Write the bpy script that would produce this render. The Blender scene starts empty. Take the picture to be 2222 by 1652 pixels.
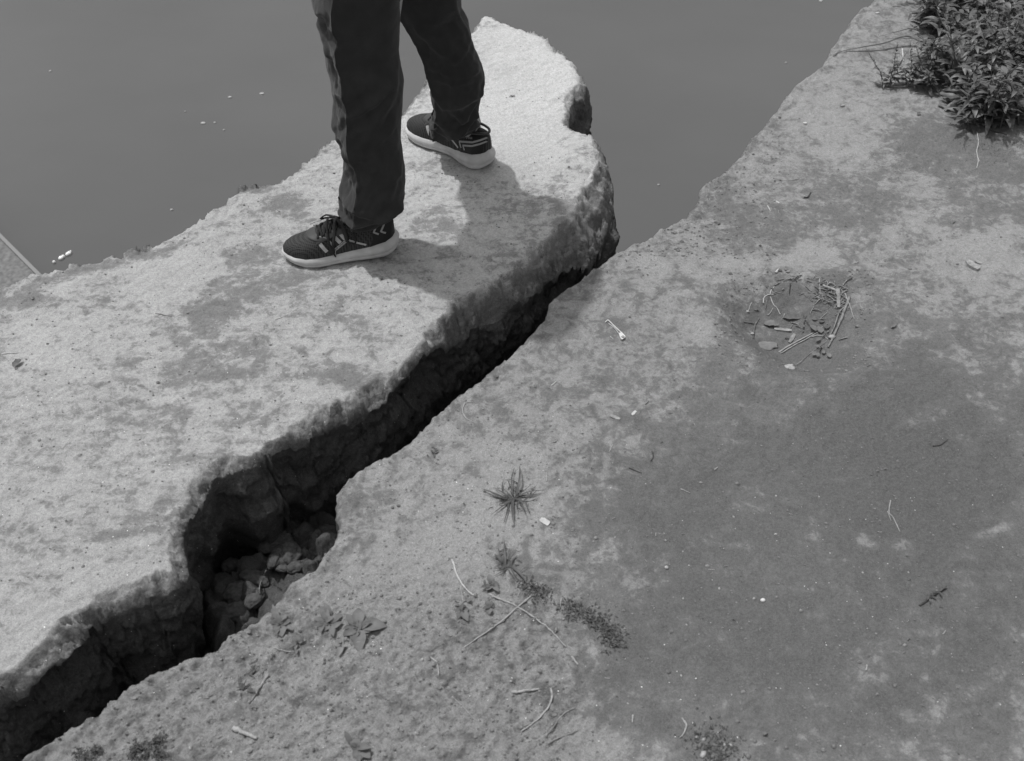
import bpy, bmesh, math, random
import numpy as np
from mathutils import Vector, Matrix

# ------------------------------------------------------------------ camera
sc = bpy.context.scene
COL = sc.collection
CAMH = 1.55
PITCH = math.radians(46.0)
FPX = 2180.0          # focal length in units of a 2222 x 1652 picture
CW, CH = 2222.0, 1652.0
cam_d = bpy.data.cameras.new("camera")
cam = bpy.data.objects.new("camera", cam_d)
COL.objects.link(cam)
cam.location = (0, 0, CAMH)
cam.rotation_euler = (math.pi / 2 - PITCH, 0, 0)
cam_d.sensor_width = 36.0
cam_d.lens = 36.0 * FPX / CW
cam_d.clip_end = 2000
cam_d.clip_start = 0.05
cam_d.dof.use_dof = True
cam_d.dof.focus_distance = 2.5
cam_d.dof.aperture_fstop = 6.3
sc.camera = cam

# ------------------------------------------------------------------ light
SUN_EL = math.radians(70.5)
SUN_AZ = math.atan2(-0.83, 0.55)      # azimuth measured from +Y towards +X
sun_dir = Vector((math.sin(SUN_AZ) * math.cos(SUN_EL), math.cos(SUN_AZ) * math.cos(SUN_EL), math.sin(SUN_EL)))
world = bpy.data.worlds.new("World")
sc.world = world
world.use_nodes = True
wn = world.node_tree.nodes
wl = world.node_tree.links
wn.clear()
sky = wn.new("ShaderNodeTexSky")
sky.sky_type = 'NISHITA'
sky.sun_disc = False
sky.sun_elevation = SUN_EL
sky.sun_rotation = SUN_AZ
sky.dust_density = 3.0
bw = wn.new("ShaderNodeRGBToBW")
bg = wn.new("ShaderNodeBackground")
bg.inputs[1].default_value = 0.15
wo = wn.new("ShaderNodeOutputWorld")
wl.new(sky.outputs[0], bw.inputs[0])
wl.new(bw.outputs[0], bg.inputs[0])
wl.new(bg.outputs[0], wo.inputs[0])
sun_l = bpy.data.lights.new("sun", 'SUN')
sun_l.energy = 2.0
sun_l.angle = math.radians(1.2)
sun_l.color = (1, 1, 1)
sun = bpy.data.objects.new("sun", sun_l)
COL.objects.link(sun)
sun.rotation_euler = sun_dir.to_track_quat('Z', 'Y').to_euler()
sc.view_settings.view_transform = 'Standard'
sc.view_settings.look = 'None'
sc.view_settings.exposure = 0.2
sc.view_settings.gamma = 1.0

# ------------------------------------------------------------------ helpers
FWD = np.array([0, math.cos(PITCH), -math.sin(PITCH)])
UPV = np.array([0, math.sin(PITCH), math.cos(PITCH)])
RGT = np.array([1.0, 0, 0])
CAM = np.array([0, 0, CAMH])

def ray(u, v):
    return RGT * (u - CW / 2) + UPV * (CH / 2 - v) + FWD * FPX

def at(u, v, z=0.0):
    d = ray(u, v)
    t = (z - CAMH) / d[2]
    return CAM + d * t

def at_plane(u, v, a, b):
    """point on the ray where y = a + b*z"""
    d = ray(u, v)
    t = (a + b * CAMH) / (d[1] - b * d[2])
    return CAM + d * t

def topx(x, y, z=0.0):
    """world -> picture units, vectorised"""
    dx = x; dy = y; dz = z - CAMH
    f = dy * FWD[1] + dz * FWD[2]
    up = dy * UPV[1] + dz * UPV[2]
    f = np.where(f < 0.05, 0.05, f)
    return CW / 2 + FPX * dx / f, CH / 2 - FPX * up / f

def _h(ix, iy, iz, seed):
    with np.errstate(over='ignore'):
        h = (ix.astype(np.uint32) * np.uint32(374761393) + iy.astype(np.uint32) * np.uint32(668265263)
             + iz.astype(np.uint32) * np.uint32(2147483647 - 19) + np.uint32((seed * 1274126177) & 0xffffffff))
        h = (h ^ (h >> np.uint32(13))) * np.uint32(1274126177)
        h = h ^ (h >> np.uint32(16))
        h = h * np.uint32(2246822519)
        h = h ^ (h >> np.uint32(15))
    return h.astype(np.float64) / 4294967295.0

def vnoise(x, y, z, seed=0):
    ix = np.floor(x).astype(np.int64); iy = np.floor(y).astype(np.int64); iz = np.floor(z).astype(np.int64)
    fx = x - ix; fy = y - iy; fz = z - iz
    fx = fx * fx * fx * (fx * (fx * 6 - 15) + 10); fy = fy * fy * fy * (fy * (fy * 6 - 15) + 10); fz = fz * fz * fz * (fz * (fz * 6 - 15) + 10)
    def H(a, b, c):
        return _h((ix + a) & 0xffffffff, (iy + b) & 0xffffffff, (iz + c) & 0xffffffff, seed)
    c00 = H(0, 0, 0) * (1 - fx) + H(1, 0, 0) * fx
    c10 = H(0, 1, 0) * (1 - fx) + H(1, 1, 0) * fx
    c01 = H(0, 0, 1) * (1 - fx) + H(1, 0, 1) * fx
    c11 = H(0, 1, 1) * (1 - fx) + H(1, 1, 1) * fx
    return ((c00 * (1 - fy) + c10 * fy) * (1 - fz) + (c01 * (1 - fy) + c11 * fy) * fz) * 2 - 1

def fbm(x, y, z, octv=4, seed=0, gain=0.5):
    s = np.zeros_like(x, dtype=np.float64); a = 1.0; n = 0.0; f = 1.0
    for o in range(octv):
        s += a * vnoise(x * f + 17.3 * o, y * f + 5.1 * o, z * f + 9.7 * o, seed + o)
        n += a; a *= gain; f *= 2.03
    return s / n

def facet(x, y, z, seed=0, tilt=0.8):
    """flat, tilted cells with sharp steps between them: broken clay faces (about -1..1)"""
    x = np.asarray(x, dtype=np.float64); y = np.asarray(y, dtype=np.float64) + 0 * x; z = np.asarray(z, dtype=np.float64) + 0 * x
    ix = np.floor(x).astype(np.int64); iy = np.floor(y).astype(np.int64); iz = np.floor(z).astype(np.int64)
    best = np.full(x.shape, 99.0); val = np.zeros(x.shape)
    for a in (-1, 0, 1):
        for b in (-1, 0, 1):
            for c in (-1, 0, 1):
                cx, cy, cz = (ix + a) & 0xffffffff, (iy + b) & 0xffffffff, (iz + c) & 0xffffffff
                px = ix + a + _h(cx, cy, cz, seed); py = iy + b + _h(cx, cy, cz, seed + 1); pz = iz + c + _h(cx, cy, cz, seed + 2)
                dx, dy, dz = x - px, y - py, z - pz
                d = dx * dx + dy * dy + dz * dz
                m = d < best
                v = _h(cx, cy, cz, seed + 3) * 1.2 - 0.6 + tilt * (dx * (_h(cx, cy, cz, seed + 4) * 2 - 1) + dy * (_h(cx, cy, cz, seed + 5) * 2 - 1) + dz * (_h(cx, cy, cz, seed + 6) * 2 - 1))
                val = np.where(m, v, val); best = np.where(m, d, best)
    return val

def smooth(a, b, x):
    t = np.clip((x - a) / (b - a), 0, 1)
    return t * t * (3 - 2 * t)

def new_mat(name):
    m = bpy.data.materials.new(name)
    m.use_nodes = True
    nt = m.node_tree
    b = nt.nodes["Principled BSDF"]
    return m, nt, b

def g(v):
    return (v, v, v, 1.0)

def simple_mat(name, val, rough=0.7, noise_scale=0, noise_amt=0.0, bump=0.0, spec=0.3, bscale=None, translucent=False):
    m, nt, b = new_mat(name)
    b.inputs['Base Color'].default_value = g(val)
    b.inputs['Roughness'].default_value = rough
    b.inputs['Specular IOR Level'].default_value = spec
    if noise_scale:
        tc = nt.nodes.new("ShaderNodeTexCoord")
        n = nt.nodes.new("ShaderNodeTexNoise")
        n.inputs['Scale'].default_value = noise_scale
        n.inputs['Detail'].default_value = 5
        nt.links.new(tc.outputs['Object'], n.inputs['Vector'])
        mr = nt.nodes.new("ShaderNodeMapRange")
        mr.inputs[1].default_value = 0.3; mr.inputs[2].default_value = 0.7
        mr.inputs[3].default_value = val * (1 - noise_amt); mr.inputs[4].default_value = val * (1 + noise_amt)
        nt.links.new(n.outputs[0], mr.inputs[0])
        nt.links.new(mr.outputs[0], b.inputs['Base Color'])
        if bump:
            bp = nt.nodes.new("ShaderNodeBump")
            bp.inputs['Strength'].default_value = bump
            bp.inputs['Distance'].default_value = 0.001
            n2 = n
            if bscale:
                n2 = nt.nodes.new("ShaderNodeTexNoise"); n2.inputs['Scale'].default_value = bscale
                nt.links.new(tc.outputs['Object'], n2.inputs['Vector'])
            nt.links.new(n2.outputs[0], bp.inputs['Height'])
            nt.links.new(bp.outputs[0], b.inputs['Normal'])
    return m

def mesh_obj(name, verts, faces, mat=None, parent=None, smooth_sh=True, attrs=None):
    me = bpy.data.meshes.new(name)
    verts = np.asarray(verts, dtype=np.float32)
    if isinstance(faces, np.ndarray):
        nf, k = faces.shape
        me.vertices.add(len(verts)); me.vertices.foreach_set("co", verts.ravel())
        me.loops.add(nf * k); me.loops.foreach_set("vertex_index", faces.ravel().astype(np.int32))
        me.polygons.add(nf)
        me.polygons.foreach_set("loop_start", np.arange(0, nf * k, k, dtype=np.int32))
        me.polygons.foreach_set("loop_total", np.full(nf, k, dtype=np.int32))
        me.update(calc_edges=True)
        me.validate()
    else:
        me.from_pydata(verts.tolist(), [], faces)
        me.update()
    if smooth_sh:
        me.polygons.foreach_set("use_smooth", np.ones(len(me.polygons), dtype=bool))
    if attrs:
        for k, a in attrs.items():
            at_ = me.attributes.new(k, 'FLOAT', 'POINT')
            at_.data.foreach_set("value", np.asarray(a, dtype=np.float32))
    o = bpy.data.objects.new(name, me)
    COL.objects.link(o)
    if mat:
        me.materials.append(mat)
    if parent:
        o.parent = parent
        o.matrix_parent_inverse = Matrix.Identity(4)
    return o

def tag(o, label=None, cat=None, group=None, kind=None):
    if label: o["label"] = label
    if cat: o["category"] = cat
    if group: o["group"] = group
    if kind: o["kind"] = kind
    return o

def empty(name, loc=(0, 0, 0), rz=0.0):
    o = bpy.data.objects.new(name, None)
    COL.objects.link(o)
    o.location = loc
    o.rotation_euler = (0, 0, rz)
    o.empty_display_size = 0.05
    return o

# ------------------------------------------------------------------ outlines (picture units on the z = 0 level)
SLAB = [(1045,32),(1062,29),(1075,38),(1090,40),(1115,52),(1140,62),(1165,76),(1185,86),(1207,105),(1228,124),(1243,142),
        (1260,163),(1272,184),(1268,196),(1254,202),(1243,214),(1239,235),(1237,262),(1244,272),(1264,282),(1290,298),(1308,318),
        (1324,338),(1335,362),(1338,386),(1330,412),(1318,438),(1306,468),(1288,496),(1258,518),(1222,536),(1190,558),
        (1155,584),(1118,606),(1080,634),(1042,658),(1002,678),(968,702),(936,734),(900,774),(866,806),
        (830,834),(790,858),(732,888),(684,918),(644,942),(606,966),(570,988),(536,1000),(502,1008),(470,1022),(446,1048),(428,1080),
        (411,1115),(398,1146),(393,1180),(398,1210),(406,1240),(390,1258),(362,1264),(322,1280),(282,1300),(242,1316),(214,1330),
        (172,1362),(130,1396),(92,1430),(54,1464),(22,1484),(-10,1500),(-120,1540),(-260,1600),(-420,1700),
        (-1500,1900),(-2400,1500),(-2400,900),(-1200,720),(-500,650),(-200,632),(-60,614),
        (0,601),(30,594),(60,588),(100,577),(150,568),(200,556),(240,546),(300,534),(340,520),(365,505),(392,492),(420,475),(442,460),
        (478,430),(492,420),(510,406),(540,404),(580,402),(605,392),(618,378),(632,364),(660,340),(690,312),(712,292),
        (760,262),(820,250),(868,242),(880,226),(892,210),(905,188),(920,170),(945,140),(980,108),(1010,84),(1024,68),(1031,50)]
GROUND = [(10,1652),(40,1628),(75,1602),(105,1588),(140,1566),(172,1552),(205,1535),(240,1505),(262,1486),(295,1460),(330,1447),
          (365,1438),(383,1428),(405,1420),(430,1412),(456,1404),(475,1388),(492,1374),(515,1356),(535,1352),(556,1336),(572,1318),
          (592,1298),(615,1275),(640,1250),(662,1234),(680,1220),(695,1203),(708,1188),(722,1166),(735,1146),(732,1132),(728,1112),
          (728,1090),(732,1068),(740,1048),(757,1033),(785,1014),(803,1006),(822,996),(848,984),(872,970),(892,955),(908,938),(922,922),
          (940,905),(962,889),(985,868),(1003,853),(1028,838),(1052,820),(1068,800),(1085,785),(1100,775),(1116,757),(1140,742),
          (1150,728),(1163,714),(1184,694),(1188,672),(1194,654),(1212,640),(1240,617),(1255,604),(1272,590),(1290,580),(1303,568),
          (1323,552),(1335,545),(1352,534),(1372,526),(1390,523),(1405,512),(1421,500),(1440,490),(1462,478),(1478,468),(1492,453),
          (1505,440),(1518,420),(1522,404),(1528,390),(1548,376),(1572,362),(1590,350),(1604,334),(1620,312),(1636,290),(1650,270),
          (1664,256),(1681,240),(1695,218),(1711,200),(1722,186),(1738,172),(1762,156),(1790,134),(1796,118),(1806,104),(1818,86),
          (1832,68),(1845,48),(1860,27),(1875,12),(1890,0),(1935,-55),(2000,-120),(2100,-200),(2260,-300),(2600,-420),(3200,-500),
          (4200,-430),(5600,-200),(6500,900),(5200,2000),(3000,2350),(1100,2450),(-500,2300),(-420,1980),(-200,1800),(-70,1710)]

def outline_world(pts, amp=0.006, step=0.004, seed=3):
    P = np.array([at(u, v)[:2] for u, v in pts])
    # light corner smoothing by dense resample and averaging
    Q = np.vstack([P, P[:1]])
    seg = np.hypot(*(Q[1:] - Q[:-1]).T)
    s = np.concatenate([[0], np.cumsum(seg)])
    n = int(s[-1] / step)
    t = np.linspace(0, s[-1], n, endpoint=False)
    X = np.stack([np.interp(t, s, Q[:, 0]), np.interp(t, s, Q[:, 1])], 1)
    for _ in range(10):
        X = (np.roll(X, 1, 0) + X * 2 + np.roll(X, -1, 0)) / 4
    T = np.roll(X, -3, 0) - np.roll(X, 3, 0)
    T /= np.linalg.norm(T, axis=1)[:, None] + 1e-9
    N = np.stack([T[:, 1], -T[:, 0]], 1)
    zz = np.full(n, 0.37)
    d = fbm(X[:, 0] * 18, X[:, 1] * 18, zz, 5, seed, 0.62) * amp * 2.0
    X = X + N * d[:, None]
    return X

def inside(poly, x, y):
    """even-odd test, vectorised per scan row: x (n,), y scalar rows"""
    res = np.zeros((len(y), len(x)), dtype=bool)
    px, py = poly[:, 0], poly[:, 1]
    qx, qy = np.roll(px, -1), np.roll(py, -1)
    for j, yy in enumerate(y):
        m = (py > yy) != (qy > yy)
        if not m.any():
            continue
        xc = px[m] + (yy - py[m]) * (qx[m] - px[m]) / (qy[m] - py[m])
        xc = np.sort(xc)
        cnt = np.searchsorted(xc, x)
        res[j] = (cnt % 2) == 1
    return res

def graded(a, b, lo, hi, h0, h1=None, grow=1.13):
    """fine steps inside [a,b], growing steps out to [lo,hi]"""
    h1 = h1 or h0
    c = [a]
    while c[-1] < b:
        f = (c[-1] - a) / (b - a)
        c.append(c[-1] + h0 * (1 - f) + h1 * f)
    h = h1
    while c[-1] < hi:
        h = min(h * grow, 0.4); c.append(c[-1] + h)
    h = h0; d = [a]
    while d[-1] > lo:
        h = min(h * grow, 0.4); d.append(d[-1] - h)
    return np.array(d[:0:-1] + c)

def nearest_param(X, Q, chunk=400):
    """index of nearest outline sample for each query (brute force in cells)"""
    out = np.empty(len(Q), dtype=np.int64); dist = np.empty(len(Q))
    for i in range(0, len(Q), chunk):
        d = ((Q[i:i + chunk, None, :] - X[None, :, :]) ** 2).sum(2)
        k = d.argmin(1)
        out[i:i + chunk] = k
        dist[i:i + chunk] = np.sqrt(d[np.arange(len(k)), k])
    return out, dist

def edge_distance(mask, xs, ys, X, maxd):
    """distance to outline for grid nodes near it (rasterised sparse search)"""
    D = np.full(mask.shape, maxd)
    step = 3
    S = X[::step]
    for (px, py) in S:
        i0 = np.searchsorted(xs, px - maxd); i1 = np.searchsorted(xs, px + maxd)
        j0 = np.searchsorted(ys, py - maxd); j1 = np.searchsorted(ys, py + maxd)
        if i1 <= i0 or j1 <= j0:
            continue
        dx = xs[i0:i1][None, :] - px; dy = ys[j0:j1][:, None] - py
        d = np.sqrt(dx * dx + dy * dy)
        np.minimum(D[j0:j1, i0:i1], d, out=D[j0:j1, i0:i1])
    return D

def build_block(name, pts, xs, ys, height_fn, wall_fn, attr_fn, mat, bottom=-2.2, bevel_max=0.10, seed=3, amp=0.006, bevel_fn=None):
    X = outline_world(pts, amp=amp, seed=seed)
    M = inside(X, xs, ys)
    D = edge_distance(M, xs, ys, X, bevel_max)
    cell = M[:-1, :-1] & M[1:, :-1] & M[:-1, 1:] & M[1:, 1:]
    ny, nx = M.shape
    idx = np.full(M.shape, -1, dtype=np.int64)
    used = np.zeros_like(M)
    used[:-1, :-1] |= cell; used[1:, :-1] |= cell; used[:-1, 1:] |= cell; used[1:, 1:] |= cell
    idx[used] = np.arange(used.sum())
    J, I = np.nonzero(used)
    vx = xs[I].copy(); vy = ys[J].copy(); vd = D[J, I]
    cj, ci = np.nonzero(cell)
    F = np.stack([idx[cj, ci], idx[cj, ci + 1], idx[cj + 1, ci + 1], idx[cj + 1, ci]], 1)
    # boundary edges (directed as in the faces)
    E = np.concatenate([F[:, [0, 1]], F[:, [1, 2]], F[:, [2, 3]], F[:, [3, 0]]])
    nv = len(vx)
    key = E[:, 0] * nv + E[:, 1]; rkey = E[:, 1] * nv + E[:, 0]
    bd = E[~np.isin(rkey, key)]
    nxt = {}
    for a, b in bd.tolist():
        nxt.setdefault(a, []).append(b)
    loops = []
    while nxt:
        st = next(iter(nxt)); lp = [st]; cur = st
        while True:
            l = nxt[cur]; b = l.pop()
            if not l: del nxt[cur]
            if b == st: break
            lp.append(b); cur = b
            if cur not in nxt: break
        loops.append(lp)
    loop = np.array(max(loops, key=len))
    # snap the loop on to the outline by arc length
    k, dist = nearest_param(X, np.stack([vx[loop], vy[loop]], 1))
    n = len(X)
    par = k.astype(np.float64)
    dpar = np.diff(np.concatenate([par, par[:1]]))
    dpar = (dpar + n / 2) % n - n / 2
    sgn = 1 if np.sum(dpar) > 0 else -1
    un = np.concatenate([[0], np.cumsum(dpar[:-1])]) * sgn
    un = np.maximum.accumulate(un)
    tot = n
    ext = np.concatenate([un - tot, un, un + tot])
    for _ in range(4):
        ext = (np.roll(ext, 1) + 2 * ext + np.roll(ext, -1)) / 4
    L = len(loop)
    un = ext[L:2 * L]
    pp = (par[0] + sgn * un) % n
    k0 = np.floor(pp).astype(int) % n; fr = pp - np.floor(pp)
    sx = X[k0, 0] * (1 - fr) + X[(k0 + 1) % n, 0] * fr
    sy = X[k0, 1] * (1 - fr) + X[(k0 + 1) % n, 1] * fr
    vx[loop] = sx; vy[loop] = sy; vd[loop] = 0
    # smoothed outward direction
    Pn = np.stack([sx, sy], 1)
    w = 12
    T = np.roll(Pn, -w, 0) - np.roll(Pn, w, 0)
    T /= np.linalg.norm(T, axis=1)[:, None] + 1e-9
    N = np.stack([T[:, 1], -T[:, 0]], 1)
    for _ in range(20):
        N = (np.roll(N, 1, 0) + N + np.roll(N, -1, 0)) / 3
    N /= np.linalg.norm(N, axis=1)[:, None] + 1e-9
    bev = np.ones(nv) if bevel_fn is None else bevel_fn(vx, vy)
    vz, rough = height_fn(vx, vy, vd, bev)
    verts = [np.stack([vx, vy, vz], 1)]
    faces = [F]
    # walls
    depth = []
    z = 0.0; h = 0.004
    while z < -bottom:
        z += h
        h = min(h * 1.035, 0.06) if z < 0.55 else min(h * 1.12, 0.15)
        depth.append(z)
    prev = loop.copy(); base = nv
    top_z = vz[loop]
    s_along = pp * 0.004
    for kz, dz in enumerate(depth):
        off, dzz = wall_fn(sx, sy, dz, N, s_along)
        wx = sx + N[:, 0] * off; wy = sy + N[:, 1] * off
        wz = top_z - dz + dzz
        verts.append(np.stack([wx, wy, wz], 1))
        cur = np.arange(base, base + L); base += L
        faces.append(np.stack([np.roll(prev, -1), prev, cur, np.roll(cur, -1)], 1))
        prev = cur
    V = np.concatenate(verts); Fa = np.concatenate(faces)
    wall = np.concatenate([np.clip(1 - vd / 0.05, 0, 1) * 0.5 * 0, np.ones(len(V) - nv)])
    attrs = attr_fn(V, wall, np.concatenate([vd, np.zeros(len(V) - nv)]), np.concatenate([bev, np.ones(len(V) - nv)]))
    o = mesh_obj(name, V, Fa, mat, attrs=attrs)
    return o

def blobs(u, v, lst, seed=11, e0=0.35, e1=1.5):
    """union of noisy soft ellipses in picture units, each (u, v, ru, rv, deg, strength)"""
    r = np.zeros_like(u)
    wx = fbm(u / 60, v / 60, u * 0 + 0.3, 4, seed) * 1.0
    wy = fbm(u / 60, v / 60, u * 0 + 7.3, 4, seed + 9) * 1.0
    for (a, b, ru, rv, deg, s) in lst:
        c, sn = math.cos(math.radians(deg)), math.sin(math.radians(deg))
        du = u - a; dv = v - b
        p = (du * c + dv * sn) / ru + wx * 0.55; q = (-du * sn + dv * c) / rv + wy * 0.55
        d = np.sqrt(p * p + q * q)
        r += s * (1 - smooth(e0, e1, d))
    return r

# ------------------------------------------------------------------ earth material
def earth_mat(name, light, dark, wallc, streak=0.9, fine=0.40):
    m, nt, b = new_mat(name)
    N = nt.nodes.new; Lk = nt.links.new
    tc = N("ShaderNodeTexCoord")
    def noise(s, det=6, rough=0.6, dist=0.0):
        n = N("ShaderNodeTexNoise"); n.inputs['Scale'].default_value = s
        n.inputs['Detail'].default_value = det; n.inputs['Roughness'].default_value = rough
        n.inputs['Distortion'].default_value = dist
        Lk(tc.outputs['Object'], n.inputs['Vector']); return n.outputs[0]
    def math_(op, a, b_=None, c=None, clamp=False):
        n = N("ShaderNodeMath"); n.operation = op; n.use_clamp = clamp
        for i, x in enumerate((a, b_, c)):
            if x is None: continue
            if isinstance(x, (int, float)): n.inputs[i].default_value = x
            else: Lk(x, n.inputs[i])
        return n.outputs[0]
    def attr(nm):
        n = N("ShaderNodeAttribute"); n.attribute_name = nm; return n.outputs['Fac']
    def mrange(x, a, b_, c, d, sm=True):
        n = N("ShaderNodeMapRange"); n.interpolation_type = 'SMOOTHSTEP' if sm else 'LINEAR'
        for i, q in enumerate((a, b_, c, d)): n.inputs[i + 1].default_value = q
        Lk(x, n.inputs[0]); return n.outputs[0]
    def mixf(f, a, b_):
        n = N("ShaderNodeMix"); n.data_type = 'FLOAT'
        Lk(f, n.inputs[0])
        for i, x in ((2, a), (3, b_)):
            if isinstance(x, (int, float)): n.inputs[i].default_value = x
            else: Lk(x, n.inputs[i])
        return n.outputs[0]
    n1 = noise(15, 10, 0.74, 0.5); n2 = noise(60, 8, 0.75, 0.6); n3 = noise(3.0, 4, 0.5)
    mps = N("ShaderNodeMapping"); mps.inputs['Rotation'].default_value = (0, 0, -math.radians(32)); mps.inputs['Scale'].default_value = (9, 34, 20)
    Lk(tc.outputs['Object'], mps.inputs[0])
    ns = N("ShaderNodeTexNoise"); ns.inputs['Scale'].default_value = 1.0; ns.inputs['Detail'].default_value = 9; ns.inputs['Roughness'].default_value = 0.72
    Lk(mps.outputs[0], ns.inputs['Vector']); ns = ns.outputs[0]
    grain = noise(520, 3, 0.7); grain2 = noise(170, 4, 0.65)
    tone = attr("tone"); alb = attr("alb"); wall = attr("wall"); rough = attr("rough")
    s = math_('ADD', math_('MULTIPLY', math_('SUBTRACT', n1, 0.5), 2.0), math_('MULTIPLY', math_('SUBTRACT', n2, 0.5), 1.7))
    s = math_('ADD', s, math_('MULTIPLY', math_('SUBTRACT', ns, 0.5), streak * 1.5))
    s = math_('ADD', s, math_('MULTIPLY', math_('SUBTRACT', grain2, 0.5), 0.9))
    s = math_('ADD', s, math_('MULTIPLY', math_('SUBTRACT', grain, 0.5), 0.5))
    s = math_('ADD', s, tone)
    mask = mrange(s, 0.40, 0.64, 0, 1)
    # soft secondary tone for the patches that are not crisp
    soft = mrange(s, -0.1, 1.1, 0, 1)
    mask = math_('ADD', math_('MULTIPLY', mask, 0.5), math_('MULTIPLY', soft, 0.5))
    base = mixf(mask, light, dark)
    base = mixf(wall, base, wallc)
    gm = math_('ADD', 1.0, math_('MULTIPLY', math_('SUBTRACT', grain, 0.5), fine * 4))
    gm = math_('MULTIPLY', gm, math_('ADD', 1.0, math_('MULTIPLY', math_('SUBTRACT', grain2, 0.5), fine * 2.6)))
    gm = math_('MULTIPLY', gm, math_('ADD', 1.0, math_('MULTIPLY', math_('SUBTRACT', n3, 0.5), 0.25)))
    base = math_('MULTIPLY', math_('MULTIPLY', base, gm), alb)
    # dark crumbs and pale mineral grains
    def specks(sc_, thr, keep):
        vo = N("ShaderNodeTexVoronoi"); vo.feature = 'F1'; vo.inputs['Scale'].default_value = sc_
        vo.inputs['Randomness'].default_value = 1.0
        Lk(tc.outputs['Object'], vo.inputs['Vector'])
        sep = N("ShaderNodeSeparateColor"); Lk(vo.outputs['Color'], sep.inputs[0])
        sz = math_('MULTIPLY', sep.outputs[1], thr)
        a = math_('LESS_THAN', vo.outputs['Distance'], sz)
        k = math_('GREATER_THAN', sep.outputs[0], keep)
        return math_('MULTIPLY', a, k)
    dk = specks(75, 0.15, 0.94)
    base = mixf(math_('MULTIPLY', dk, 0.75), base, 0.05)
    gl = specks(130, 0.15, 0.88)
    glf = math_('MULTIPLY', gl, attr("glint"))
    base = mixf(glf, base, 0.95)
    Lk(math_('MINIMUM', base, 0.95), b.inputs['Base Color'])
    b.inputs['Roughness'].default_value = 0.95
    b.inputs['Specular IOR Level'].default_value = 0.15
    # bump
    hgt = math_('MULTIPLY', grain, 0.0006)
    hgt = math_('ADD', hgt, math_('MULTIPLY', grain2, math_('MULTIPLY', math_('ADD', rough, 0.7), 0.0036)))
    hgt = math_('ADD', hgt, math_('MULTIPLY', n2, math_('MULTIPLY', math_('ADD', rough, 0.6), 0.0048)))
    hgt = math_('ADD', hgt, math_('MULTIPLY', mask, -0.0014))
    hgt = math_('ADD', hgt, math_('MULTIPLY', dk, 0.0008))
    bp = N("ShaderNodeBump"); bp.inputs['Strength'].default_value = 0.8; bp.inputs['Distance'].default_value = 1.0
    Lk(hgt, bp.inputs['Height'])
    Lk(bp.outputs[0], b.inputs['Normal'])
    return m

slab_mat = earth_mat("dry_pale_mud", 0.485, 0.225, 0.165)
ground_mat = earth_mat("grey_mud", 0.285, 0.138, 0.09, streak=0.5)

# ------------------------------------------------------------------ slab
def rel(x, y):
    return topx(x, y)

def slab_bevel(x, y):
    u, v = rel(x, y)
    w = np.full_like(x, 0.017)
    w += 0.030 * smooth(860, 1000, u) * smooth(330, 420, v)
    w += 0.010 * smooth(560, 760, u) * (1 - smooth(860, 1000, u)) * smooth(800, 860, v)
    w += 0.010 * (1 - smooth(380, 480, u)) * smooth(1150, 1260, v)
    w += 0.035 * smooth(1150, 1260, u) * smooth(300, 380, v)
    return w

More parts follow.
